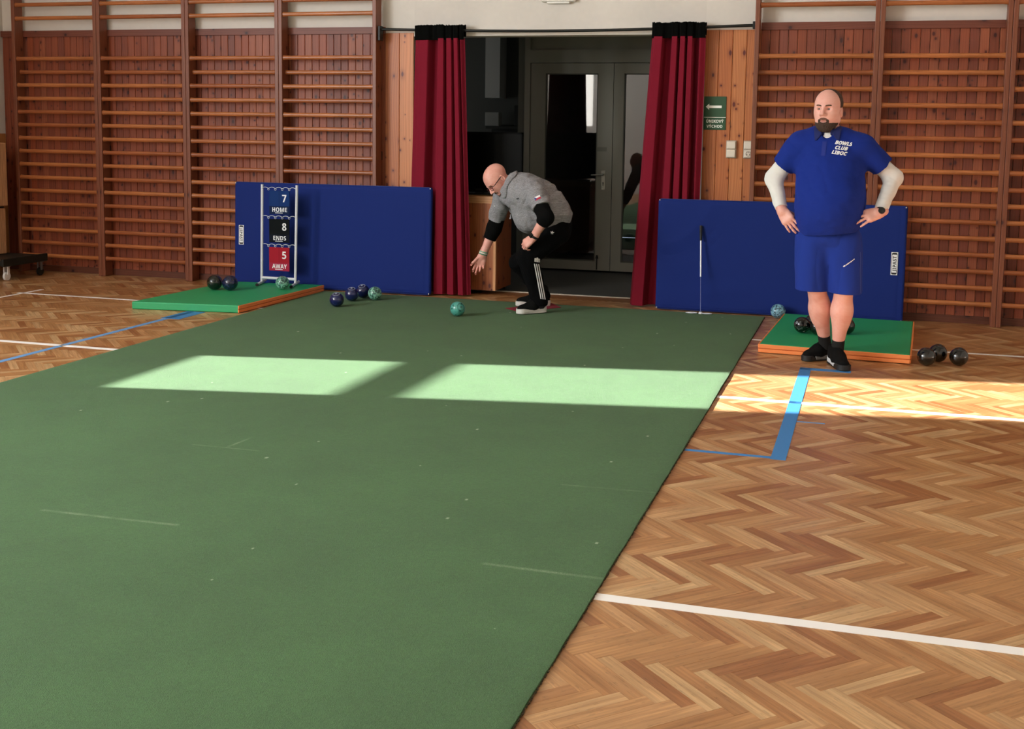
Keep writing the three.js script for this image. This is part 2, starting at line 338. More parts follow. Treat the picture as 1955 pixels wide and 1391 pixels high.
// ---------------------------------------------------------------- vestibule behind the doorway
{
  const grey = std('#6e6e67', 0.85), dk = std('#4a4945', 0.6), darkW = std('#5d5d57', 0.9);  // both wall greys are darkened: the vestibule shade is put into the paint
  const f2 = struct('floor_vestibule', 'dark grey linoleum floor of the vestibule behind the doorway', 'floor');
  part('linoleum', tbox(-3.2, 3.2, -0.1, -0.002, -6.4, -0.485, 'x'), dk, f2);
  part('threshold_strip', tbox(OPEN.x0, OPEN.x1, -0.002, 0.006, -0.495, -0.47, 'x'), std('#c9bfae', 0.5), f2, 'pale threshold strip across the doorway');
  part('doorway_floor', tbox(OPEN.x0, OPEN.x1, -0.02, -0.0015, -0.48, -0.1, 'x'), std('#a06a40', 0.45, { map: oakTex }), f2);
  const wv = struct('wall_vestibule', 'walls and low ceiling of the vestibule behind the doorway, shade put into their grey', 'wall');
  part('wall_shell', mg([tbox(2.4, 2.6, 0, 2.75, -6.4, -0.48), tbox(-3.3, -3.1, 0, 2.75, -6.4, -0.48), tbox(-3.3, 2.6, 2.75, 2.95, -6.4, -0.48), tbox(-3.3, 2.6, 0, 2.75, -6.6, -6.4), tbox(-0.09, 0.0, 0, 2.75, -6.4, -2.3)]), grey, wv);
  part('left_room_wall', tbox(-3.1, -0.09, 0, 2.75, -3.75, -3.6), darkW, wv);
  part('pale_pillar', tbox(-0.82, -0.64, 1.86, 2.75, -3.6, -3.35), std('#d6d4ce', 0.8), wv);
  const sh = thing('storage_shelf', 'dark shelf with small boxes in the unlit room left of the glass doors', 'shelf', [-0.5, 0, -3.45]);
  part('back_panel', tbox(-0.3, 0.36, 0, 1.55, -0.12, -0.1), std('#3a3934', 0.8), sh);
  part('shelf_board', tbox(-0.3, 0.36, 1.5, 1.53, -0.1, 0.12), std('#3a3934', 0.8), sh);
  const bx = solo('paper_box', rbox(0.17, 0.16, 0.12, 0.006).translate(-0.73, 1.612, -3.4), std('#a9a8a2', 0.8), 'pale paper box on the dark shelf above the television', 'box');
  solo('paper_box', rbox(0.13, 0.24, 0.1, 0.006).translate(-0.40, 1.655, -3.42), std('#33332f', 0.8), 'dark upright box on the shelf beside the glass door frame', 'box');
  const sw = struct('window_6', 'unseen frosted window added to light the side room behind the doorway', 'window');  // unseen window, added for soft light in the dark left room
  part('window_frame', mg([tbox(-3.1, -3.08, 1.08, 1.15, -2.87, -1.53), tbox(-3.1, -3.08, 2.25, 2.32, -2.87, -1.53), tbox(-3.1, -3.08, 1.15, 2.25, -2.87, -2.8), tbox(-3.1, -3.08, 1.15, 2.25, -1.6, -1.53)]), whiteFrame, sw);
  part('glowing_pane', tbox(-3.1, -3.09, 1.15, 2.25, -2.8, -1.6), std('#c9d2d4', 0.9, { emissive: new THREE.Color().setRGB(0.9, 0.97, 1), emissiveIntensity: 0.4 }), sw);  // pane made to glow, no opening behind it
  // glass double door
  const d = struct('door_1', 'grey painted double door with tall glass panes behind the red curtains', 'door');
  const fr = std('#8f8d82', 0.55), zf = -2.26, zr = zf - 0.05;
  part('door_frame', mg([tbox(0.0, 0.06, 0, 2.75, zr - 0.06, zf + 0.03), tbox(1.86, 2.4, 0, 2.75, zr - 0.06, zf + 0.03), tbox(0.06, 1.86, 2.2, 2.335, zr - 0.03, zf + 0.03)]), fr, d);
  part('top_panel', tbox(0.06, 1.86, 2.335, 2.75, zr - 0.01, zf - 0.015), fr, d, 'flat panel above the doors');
  const leaf = (x0, g0, g1, x1) => {
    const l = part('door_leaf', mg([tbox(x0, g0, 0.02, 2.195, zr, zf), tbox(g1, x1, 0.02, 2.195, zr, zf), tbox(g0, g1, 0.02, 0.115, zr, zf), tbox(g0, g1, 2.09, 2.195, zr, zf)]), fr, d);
    part('glass_pane', tbox(g0, g1, 0.115, 2.09, zf - 0.03, zf - 0.025), glassPane, l);
    part('glazing_bead', mg([tbox(g0, g0 + 0.012, 0.115, 2.09, zf - 0.025, zf - 0.008), tbox(g1 - 0.012, g1, 0.115, 2.09, zf - 0.025, zf - 0.008), tbox(g0, g1, 0.115, 0.127, zf - 0.025, zf - 0.008), tbox(g0, g1, 2.078, 2.09, zf - 0.025, zf - 0.008)]), std('#55554d', 0.6), l);
    return l;
  };
  const l1 = leaf(0.064, 0.223, 0.795, 0.958), l2 = leaf(0.964, 1.072, 1.70, 1.856);
  const metal = std('#8d8c86', 0.3, { metalness: 0.8 });
  const dark = std('#1c1c1a', 0.5);
  part('door_handle', mg([rod(V(0.87, 1.04, zf), V(0.87, 1.04, zf + 0.05), 0.01), rod(V(0.875, 1.04, zf + 0.05), V(0.75, 1.03, zf + 0.05), 0.009), tbox(0.85, 0.89, 0.88, 1.08, zf, zf + 0.006)]), metal, l1);
  part('keyhole', mg([rod(V(0.87, 0.95, zf + 0.004), V(0.87, 0.95, zf + 0.008), 0.008), tbox(0.866, 0.874, 0.92, 0.95, zf + 0.004, zf + 0.008)]), dark, l1);
  part('door_sign', tbox(0.80, 0.90, 1.28, 1.325, zf, zf + 0.004), std('#77756c', 0.6), l1, 'small sign plate on the door stile');
  part('door_bolt', mg([rod(V(0.82, 0.03, zf + 0.012), V(0.82, 0.17, zf + 0.012), 0.006), rod(V(0.82, 0.15, zf + 0.012), V(0.82, 0.185, zf + 0.012), 0.016, 0.008)]), dark, l1);
}
// ---------------------------------------------------------------- wall bars
{
  const postM = std('#8a5038', 0.45, { map: pineTex }), rungM = ['#b56e41', '#a7613a', '#bd7646'].map(c => std(c, 0.33, { map: oakTex }));
  const W = 0.977, PW = 0.0375, D = 0.123, TOP = 3.05;
  const postG = rbox(PW, TOP, D, 0.005, 2); { const p = postG.attributes.position, u = postG.attributes.uv; for (let i = 0; i < p.count; i++) u.setXY(i, p.getX(i) + p.getZ(i), p.getY(i)); }
  const prof = [], n = 22, span = W - 2 * PW + 0.012;
  for (let i = 0; i <= n; i++) { const t = i / n, e = Math.min(t, 1 - t) * span; prof.push(new THREE.Vector2(0.0185 + 0.006 * Math.exp(-e / 0.018) + 0.0012 * Math.sin(Math.PI * t), (t - 0.5) * span)); }
  const rungG = new THREE.LatheGeometry(prof, 14).scale(1, 1, 0.82).rotateZ(Math.PI / 2);
  { const p = rungG.attributes.position, u = rungG.attributes.uv; for (let i = 0; i < p.count; i++) u.setXY(i, Math.atan2(p.getY(i), p.getZ(i)) * 0.017 + 0.3, p.getX(i)); }
  const brG = rbox(0.03, 0.08, 0.03, 0.003), brM = std('#3a2a22', 0.5);
  const rungYs = []; for (let k = 0; k < 16; k++) rungYs.push(0.1735 + 0.1298 * k);
  const spots = [[-4.629, 'wall bars section in the left corner beside the black trolley', 0], [-3.652, 'second wall bars section from the left corner', 0], [-2.675, 'third wall bars section from the left corner, partly behind the blue mat', 0], [-1.698, 'wall bars section just left of the red curtain and doorway', 0],
    [2.62, 'wall bars section behind the standing man', 1], [3.597, 'wall bars section right of the standing man', 1], [4.574, 'wall bars section at the far right edge', 1]];
  const r = rng(3);
  for (const [x, label, side] of spots) {
    const t = thing('wall_bars', label, 'wall bars', [x, 0, 0], 0, 'wall bars along the far wall');
    for (const px of [PW / 2 + 0.001, W - PW / 2 - 0.001]) part('post', postG, postM, t).position.set(px, TOP / 2, -D / 2);
    const ys = [...rungYs.map((y, k) => [y, k === 14 ? -0.075 : -0.03]), ...(side ? [[2.53, -0.03], [2.66, -0.03]] : [[2.513, -0.03], [2.643, -0.03]]), [2.78, -0.03], [2.91, -0.03]];
    for (const [y, z] of ys) part('rung', rungG, rungM[(r() * 3) | 0], t).position.set(W / 2, y + (r() - 0.5) * 0.003, z);
    for (const bx of [0.019, W - 0.019]) part('wall_bracket', brG, brM, t).position.set(bx, 1.24, -0.135);
  }
}
// ---------------------------------------------------------------- curtain rail and curtains
const railY = x => 2.372 - 0.03 * Math.sin(Math.PI * Math.min(1, Math.max(0, (x + 0.69) / 3.3)));
{
  const blk = std('#14130f', 0.5, { metalness: 0.3 });
  const t = thing('curtain_rail', 'thin black curtain rail stretched over the doorway between the wall bars', 'curtain rail', [0, 0, 0]);
  const pts = []; for (let i = 0; i <= 20; i++) { const x = -0.69 + 3.305 * i / 20; pts.push(V(x, railY(x), -0.055)); }
  part('rail', new THREE.TubeGeometry(new THREE.CatmullRomCurve3(pts), 60, 0.0125, 10), blk, t);
  part('rail_bracket', rbox(0.022, 0.13, 0.07, 0.004).translate(-0.703, 2.335, -0.055), blk, t);
  part('rail_bracket', rbox(0.022, 0.06, 0.06, 0.004).translate(2.61, 2.372, -0.055), blk, t);
  const red = phys('#7f1b2e', 0.95, { specularIntensity: 0.3, sheen: 0.4, sheenRoughness: 0.5, sheenColor: new THREE.Color().setRGB(0.3, 0.08, 0.1), bumpMap: fabricBump, bumpScale: 0.0006 });
  const hdr = phys('#060706', 1, { specularIntensity: 0.2 });
  // pleated cloth: a folded path across, sampled at each height between a top path and a bottom path
  const curtain = (label, top, bot, seed) => {
    const c = thing('curtain', label, 'curtain', [0, 0, 0], 0, 'red doorway curtains');
    const nu = 220, nv = 40, th = 0.004;
    const at = (path, s) => { const k = s * (path.length - 1), i = Math.min(path.length - 2, Math.floor(k)), f = k - i, w = f * f * (3 - 2 * f); const a = path[i], b = path[i + 1]; return [a[0] + (b[0] - a[0]) * f, a[1] + (b[1] - a[1]) * w]; };
    const N = new ImprovedNoise();
    const sheet = (y0, y1, topP, botP, ruffle) => {
      const P = [], U = [], I = [];
      for (let side = 0; side < 2; side++) for (let j = 0; j <= nv; j++) for (let i = 0; i <= nu; i++) {
        const s = i / nu, v = j / nv, y = y0 + (y1 - y0) * v, hh = (y - 0.02) / 2.3, a = at(topP, s), b = at(botP, s), e = 1e-3, a2 = at(topP, Math.min(1, s + e)), b2 = at(botP, Math.min(1, s + e)), a1 = at(topP, Math.max(0, s - e)), b1 = at(botP, Math.max(0, s - e));
        const mix = (p, q) => p * hh + q * (1 - hh);
        let x = mix(a[0], b[0]), z = mix(a[1], b[1]);
        let tx = mix(a2[0], b2[0]) - mix(a1[0], b1[0]), tz = mix(a2[1], b2[1]) - mix(a1[1], b1[1]); const l = Math.hypot(tx, tz) || 1;
        const wob = 0.006 * N.noise(x * 8, y * 1.3, seed) * (1 - hh * 0.7) + (ruffle ? 0.006 * N.noise(x * 40, y * 9, seed + 4) : 0), o = (side ? -th : 0) + wob;
        const yy = y + (ruffle && j === nv ? 0.012 * N.noise(s * 26, 2.2, seed) + 0.006 : 0);
        P.push(x - tz / l * -o * -1, yy, z + tx / l * o); U.push(s * 1.6, y);
      }
      const st = (nu + 1) * (nv + 1), id = (s, j, i) => s * st + j * (nu + 1) + i;
      for (let j = 0; j < nv; j++) for (let i = 0; i < nu; i++) { I.push(id(0, j, i), id(0, j, i + 1), id(0, j + 1, i), id(0, j, i + 1), id(0, j + 1, i + 1), id(0, j + 1, i)); I.push(id(1, j, i), id(1, j + 1, i), id(1, j, i + 1), id(1, j, i + 1), id(1, j + 1, i), id(1, j + 1, i + 1)); }
      for (let j = 0; j < nv; j++) for (const i of [0, nu]) I.push(id(0, j, i), id(0, j + 1, i), id(1, j, i), id(1, j, i), id(0, j + 1, i), id(1, j + 1, i));
      for (let i = 0; i < nu; i++) for (const j of [0, nv]) I.push(id(0, j, i), id(1, j, i), id(0, j, i + 1), id(0, j, i + 1), id(1, j, i), id(1, j, i + 1));
      const g = new THREE.BufferGeometry(); g.setAttribute('position', new THREE.Float32BufferAttribute(P, 3)); g.setAttribute('uv', new THREE.Float32BufferAttribute(U, 2)); g.setIndex(I); g.computeVertexNormals(); return g;
    };
    part('cloth', sheet(0.015, 2.285, top, bot, false), red, c);
    part('header_band', sheet(2.272, 2.392, top.map(p => [p[0], (p[1] + 0.105) * 0.25 - 0.035]), top.map(p => [p[0], (p[1] + 0.105) * 0.25 - 0.035]), true), hdr, c, 'black gathered band threaded on the rail');
    part('header_back', sheet(2.30, 2.40, top.map(p => [p[0], -0.085]), top.map(p => [p[0], -0.085]), true), hdr, c);
  };
  const F = -0.005, B = -0.105;
  curtain('dark red curtain gathered on the left side of the doorway',
    [[-0.36, -0.05], [-0.30, F - 0.02], [-0.235, F - 0.01], [-0.19, B], [-0.155, B], [-0.13, F], [-0.085, F], [-0.068, B + 0.03], [-0.055, F], [-0.015, F], [0.0, B + 0.04], [0.012, F], [0.045, F + 0.005], [0.056, B + 0.02], [0.068, F - 0.01], [0.10, -0.05]],
    [[-0.43, -0.06], [-0.36, F], [-0.29, F], [-0.245, B], [-0.19, B], [-0.155, F + 0.01], [-0.075, F + 0.01], [-0.05, B + 0.03], [-0.03, F], [0.03, F + 0.01], [0.05, B + 0.03], [0.07, F], [0.12, F + 0.01], [0.14, B + 0.06], [0.15, F - 0.03], [0.175, -0.06]], 1.5);
  curtain('dark red curtain gathered on the right side of the doorway',
    [[1.77, -0.05], [1.80, F], [1.86, F], [1.885, B + 0.01], [1.93, B], [1.945, F], [1.985, F], [2.0, B + 0.03], [2.015, F], [2.05, F], [2.064, B + 0.02], [2.075, F + 0.004], [2.11, F], [2.13, B], [2.155, B + 0.02], [2.172, F - 0.02], [2.218, -0.05]],
    [[1.63, -0.06], [1.66, F + 0.02], [1.75, F + 0.02], [1.79, B + 0.02], [1.84, B], [1.87, F], [1.93, F], [1.95, B + 0.03], [1.97, F], [2.02, F], [2.04, B + 0.03], [2.06, F], [2.1, F], [2.12, B], [2.14, B + 0.02], [2.16, F], [2.2, -0.05]], 6.5);
}
// small lamp housing above the doorway
{
  const t = thing('emergency_light', 'small white lamp housing on the wall above the doorway', 'light', [0.925, 2.592, -0.165]);
  part('housing', rbox(0.3, 0.05, 0.06, 0.01).translate(0, 0.028, 0.03), std('#d8d4cc', 0.5), t);
  part('diffuser', rbox(0.2, 0.02, 0.04, 0.006).translate(0, -0.002, 0.03), std('#e9e6df', 0.3), t);
}
// ---------------------------------------------------------------- exit sign, switches
{
  const s = thing('exit_sign', 'green escape route sign with white arrow beside the right curtain', 'sign', [2.3, 1.657, -0.1475]);
  const face = canvasTex(288, 432, (c, w, h) => {
    c.fillStyle = '#1c4a2a'; c.fillRect(0, 0, w, h); c.fillStyle = '#f2f4ee';
    c.fillRect(60, 117, 170, 32); c.beginPath(); c.moveTo(18, 133); c.lineTo(66, 92); c.lineTo(66, 174); c.fill();
    c.fillRect(0, 266, w, 8);
    c.font = 'bold 54px sans-serif'; c.textAlign = 'center'; c.textBaseline = 'middle'; c.fillText('ÚNIKOVÝ', w / 2, 322, 232); c.fillText('VÝCHOD', w / 2, 388, 214);
  });
  part('plate', rbox(0.184, 0.278, 0.006, 0.002).translate(0, 0, 0.003), std('#1c4a2a', 0.5), s);
  part('lettering', new THREE.PlaneGeometry(0.182, 0.276).translate(0, 0, 0.0066), std('#ffffff', 0.5, { map: face }), s);
  const cream = std('#e4dacb', 0.4), edge = std('#b9ad9c', 0.5);
  const sw = (x, label, socket) => {
    const t = thing(socket ? 'switch_and_socket' : 'light_switch', label, socket ? 'socket' : 'switch', [x, 1.358, -0.15]);
    part('back_box', rbox(0.087, 0.148, 0.02, 0.006).translate(0, 0, 0.01), edge, t);
    part('rocker', rbox(0.074, 0.064, 0.03, 0.008).translate(0, 0.035, 0.022), cream, t);
    if (!socket) part('rocker', rbox(0.074, 0.064, 0.03, 0.008).translate(0, -0.035, 0.022), cream, t);
    else {
      part('socket_plate', rbox(0.074, 0.064, 0.028, 0.008).translate(0, -0.035, 0.021), cream, t);
      part('socket_well', new THREE.TorusGeometry(0.019, 0.0035, 8, 24).translate(0, -0.035, 0.0355), edge, t);
      part('earth_pin', mg([rod(V(0, -0.024, 0.03), V(0, -0.024, 0.044), 0.003), rod(V(-0.01, -0.04, 0.03), V(-0.01, -0.04, 0.036), 0.0035), rod(V(0.01, -0.04, 0.03), V(0.01, -0.04, 0.036), 0.0035)]), std('#3b352d', 0.4), t);
    }
  };
  sw(2.446, 'cream double light switch below the exit sign', false);
  sw(2.59, 'cream light switch over a socket, next to the wall bars post', true);
}
// ---------------------------------------------------------------- blue upright mats
{
  const logo = canvasTex(420, 128, (c, w, h) => {
    c.fillStyle = '#eef0f2'; c.fillRect(0, 0, w, h); c.fillStyle = '#16181f'; c.beginPath(); c.roundRect(10, 12, w - 20, h - 24, 30); c.fill();
    c.fillStyle = '#eef0f2'; c.beginPath(); c.roundRect(44, 18, w - 88, h - 36, 10); c.fill();
    c.fillStyle = '#16181f'; c.font = 'bold 92px sans-serif'; c.textAlign = 'center'; c.textBaseline = 'middle'; c.fillText('JIPAST', w / 2, h / 2 + 4, w - 100);
  });
  const blueM = phys('#162b74', 0.75, { specularIntensity: 0.35, bumpMap: fabricBump, bumpScale: 0.0008 });
  const seam = std('#15256b', 0.6), eyeM = std('#c9c6be', 0.35, { metalness: 0.6 });
  const mat = (label, x0, x1, h, zb, zt, lx, rot, bump) => {
    const W = x1 - x0, t = thing('gym_mat', label, 'mat', [(x0 + x1) / 2, 0.009, zb], 0, 'blue mats leaning on the wall bars');
    const T = 0.05, g = new RoundedBoxGeometry(W, h, T, 4, 0.022), P = g.attributes.position, N = new ImprovedNoise();
    // a finer front sheet carries the creases of the cover
    const nx = 90, ny = 50, fp = [], fi = [], fu = [];
    for (let j = 0; j <= ny; j++) for (let i = 0; i <= nx; i++) {
      const u = i / nx, v = j / ny, x = (u - 0.5) * (W - 0.03), y = (v - 0.5) * (h - 0.03);
      let z = T / 2 + 0.0025 + 0.0035 * N.noise(x * 1.4, y * 2.2, bump[0]) + 0.0015 * N.noise(x * 6, y * 4, bump[0] + 3);
      for (const [ax, ay, cx, cy, bx, by, amp, wd] of bump[1]) for (let s = 0; s <= 16; s++) { const q = s / 16, X = (1 - q) * (1 - q) * ax + 2 * q * (1 - q) * cx + q * q * bx, Y = (1 - q) * (1 - q) * ay + 2 * q * (1 - q) * cy + q * q * by, d = Math.hypot(x - X, y - Y); z += amp * Math.exp(-d * d / (wd * wd)) * 0.35; }
      const e = Math.min(u, 1 - u, 1) * nx, e2 = Math.min(v, 1 - v) * ny, ed = Math.min(e, e2); if (ed < 1) z = T / 2 - 0.004;
      fp.push(x, y, z); fu.push(x, y);
    }
    for (let j = 0; j < ny; j++) for (let i = 0; i < nx; i++) { const a = j * (nx + 1) + i; fi.push(a, a + 1, a + nx + 1, a + 1, a + nx + 2, a + nx + 1); }
    const f = new THREE.BufferGeometry(); f.setAttribute('position', new THREE.Float32BufferAttribute(fp, 3)); f.setAttribute('uv', new THREE.Float32BufferAttribute(fu, 2)); f.setIndex(fi); f.computeVertexNormals();
    const lean = Math.atan2(zb - zt, h), place = m => { m.geometry.translate(0, h / 2, -T / 2); m.geometry.rotateX(-lean); return m; };
    place(part('body', g, blueM, t)); place(part('front_cover', f, blueM, t));
    place(part('piping', mg([tbox(-W / 2 + 0.02, W / 2 - 0.02, h / 2 - 0.004, h / 2 + 0.001, T / 2 - 0.012, T / 2 - 0.006), tbox(-W / 2 + 0.02, W / 2 - 0.02, -h / 2 - 0.0, -h / 2 + 0.004, T / 2 - 0.012, T / 2 - 0.006)]), seam, t));
    place(part('label', new THREE.PlaneGeometry(0.183, 0.052).rotateZ(rot).translate(lx, -h / 2 + 0.47, T / 2 + 0.0085), std('#ffffff', 0.5, { map: logo }), t, 'white label with black lettering'));
    for (const sx of [-1, 1]) for (const sy of [-1, 1]) place(part('corner_rivet', new THREE.SphereGeometry(0.006, 10, 8).scale(1, 1, 0.5).translate(sx * (W / 2 - 0.014), sy * (h / 2 - 0.012), T / 2 + 0.001), eyeM, t));
  };
  mat('blue gym mat left of the doorway behind the scoreboard', -2.135, -0.16, 0.965, 0.085, 0.055, -0.908, -Math.PI / 2, [1.3, [[0.25, -0.3, 0.7, 0.0, 0.9, 0.35, -0.004, 0.05], [-0.4, -0.2, -0.1, -0.4, 0.2, -0.44, -0.003, 0.05]]]);
  mat('blue gym mat right of the doorway behind the standing man', 1.875, 3.875, 0.93, 0.085, 0.055, 0.915, Math.PI / 2, [4.7, [[-1.0, 0.08, -0.75, 0.06, -0.55, 0.4, 0.011, 0.035], [-1.0, -0.03, -0.7, -0.08, -0.5, 0.2, -0.008, 0.04], [-0.9, -0.4, -0.6, -0.3, -0.3, -0.28, 0.004, 0.05]]]);
}
// ---------------------------------------------------------------- green and orange floor mats
{
  const green = phys('#29a064', 0.5, { bumpMap: fabricBump, bumpScale: 0.0005 }), orange = std('#f58e4c', 0.6, { bumpMap: fabricBump, bumpScale: 0.0004 }), orangeD = std('#b4501f', 0.6);
  const slab = (c, y0, y1, inset, bev) => {
    const s = new THREE.Shape(), m = c.reduce((a, p) => [a[0] + p[0] / 4, a[1] + p[1] / 4], [0, 0]);
    c.forEach((p, i) => { const d = Math.hypot(p[0] - m[0], p[1] - m[1]), k = 1 - inset / d * 1.4, q = [m[0] + (p[0] - m[0]) * k, -(m[1] + (p[1] - m[1]) * k)]; i ? s.lineTo(...q) : s.moveTo(...q); });
    return new THREE.ExtrudeGeometry(s, { depth: y1 - y0 - 2 * bev, bevelEnabled: bev > 0, bevelThickness: bev, bevelSize: bev, bevelSegments: 3, bevelOffset: -bev }).rotateX(-Math.PI / 2).translate(0, y0 + bev, 0);
  };
  const sideStrip = (a, b, y0, y1, out, th) => { const dx = b[0] - a[0], dz = b[1] - a[1], l = Math.hypot(dx, dz); return rbox(l, y1 - y0, th, Math.min(0.006, th * 0.45), 2).rotateY(-Math.atan2(dz, dx)).translate((a[0] + b[0]) / 2 - dz / l * out, (y0 + y1) / 2, (a[1] + b[1]) / 2 + dx / l * out); };
  const T = 0.062;
  const mat = (label, c, faces) => {
    const m = c.reduce((a, p) => [a[0] + p[0] / 4, a[1] + p[1] / 4], [0, 0]), q = c.map(p => [p[0] - m[0], p[1] - m[1]]);
    const t = thing('floor_mat', label, 'mat', [m[0], 0.0012, m[1]], 0, 'green and orange floor mats');
    part('cover', slab(q, 0, T, 0.004, 0.008), green, t);
    for (const [i, j] of faces) {
      part('side_band', sideStrip(q[i], q[j], 0.002, T * 0.46, 0.0, 0.012), orange, t, 'orange lower side band');
      part('side_band', sideStrip(q[i], q[j], T * 0.5, T * 0.97, 0.001, 0.012), orange, t, 'orange upper side band');
      part('seam', sideStrip(q[i], q[j], T * 0.44, T * 0.52, -0.002, 0.012), orangeD, t, 'dark seam between the side bands');
    }
  };
  // corners in plan: front left, front right, back right, back left
  mat('green mat with an orange side under the scoreboard', [[-2.135, 1.675], [-1.232, 1.55], [-1.168, 0.165], [-2.05, 0.26]], [[1, 2]]);
  mat('green mat with an orange front behind the standing man\'s shoes', [[2.9, 1.745], [3.888, 1.805], [3.95, 0.33], [2.965, 0.30]], [[0, 1], [1, 2], [3, 0]]);
}
// ---------------------------------------------------------------- scoreboard
{
  const X0 = -1.728, X1 = -1.362, Z = 0.3, Y0 = 0.0635, t = thing('scoreboard', 'white tubular flip scoreboard reading 7 home, 8 ends, 5 away', 'scoreboard', [(X0 + X1) / 2, Y0, Z], 0.0);
  const wM = std('#d9dde4', 0.4), w = (X1 - X0) / 2, top = 0.905, capM = std('#1c1c1c', 0.6);
  const lx = -w + 0.01, rx = w - 0.008;
  part('post', rod(V(lx - 0.004, 0.012, 0), V(lx, top, -0.02), 0.0125), wM, t); part('post', rod(V(rx - 0.012, 0.012, 0), V(rx, top, -0.02), 0.0125), wM, t);
  part('crossbar', rod(V(lx, 0.055, 0), V(rx - 0.01, 0.055, 0), 0.0125), wM, t);
  for (const [x, n] of [[lx - 0.004, 0], [rx - 0.012, 1]]) {
    const f = part('foot_bar', rod(V(x - 0.045, 0.013, -0.15), V(x + 0.05, 0.013, 0.17), 0.0125), wM, t);
    part('end_cap', rod(V(x + 0.05, 0.013, 0.17), V(x + 0.055, 0.013, 0.187), 0.0135), capM, f);
  }
  const rows = [['7', 'HOME', '#16356e', '#152447', '#1b3f7d'], ['8', 'ENDS', '#0c1113', '#111723', '#0a0d0e'], ['5', 'AWAY', '#a3202f', '#a62a44', '#a8202f']];
  const pitch = 0.257;
  rows.forEach(([num, word, bg, band], i) => {
    const y = top - 0.035 - i * pitch, z = -0.018 + i * 0.005;
    const wire = [], n = 5;
    for (let k = 0; k < n; k++) { const a = lx + (rx - lx) * k / n, b = lx + (rx - lx) * (k + 1) / n, q = []; for (let s = 0; s <= 12; s++) { const h = s / 12; q.push(V(a + (b - a) * h, y + 0.012 * Math.sin(Math.PI * h), z + 0.012)); } wire.push(new THREE.TubeGeometry(new THREE.CatmullRomCurve3(q), 14, 0.0026, 6)); }
    part('hook_wire', mg(wire), wM, t);
    for (let k = 1; k < n; k++) { const x = lx + (rx - lx) * k / n; part('hook', new THREE.TorusGeometry(0.008, 0.0018, 6, 16).rotateY(0.5).translate(x, y - 0.007, z + 0.012), wM, t); }
    const tx = canvasTex(400, 400, (c, W, H) => {
      c.fillStyle = bg; c.fillRect(0, 0, W, H); c.fillStyle = band; c.fillRect(0, 262, W, H - 262); c.fillStyle = 'rgba(0,0,0,0.45)'; c.fillRect(196, 0, 5, 262);
      c.fillStyle = '#f0f1f4'; c.textAlign = 'center'; c.textBaseline = 'middle'; c.font = 'bold 176px sans-serif'; c.fillText(num, 300, 130, 96);
      c.font = 'bold 104px sans-serif'; c.fillText(word, 205, 322, 350); c.fillRect(118, 372, 150, 9);
    });
    const pw = 0.205, ph = 0.215, cx = 0.0;
    const pn = part('flip_card', rbox(pw, ph, 0.006, 0.002).translate(cx, y - 0.018 - ph / 2, z), phys(bg, 0.8, { specularIntensity: 0.3 }), t);
    part('lettering', new THREE.PlaneGeometry(pw - 0.002, ph - 0.002).translate(cx, y - 0.018 - ph / 2, z + 0.0036), phys('#ffffff', 0.8, { map: tx, specularIntensity: 0.3 }), pn, `card showing ${num} ${word.toLowerCase()}`);
  });
}
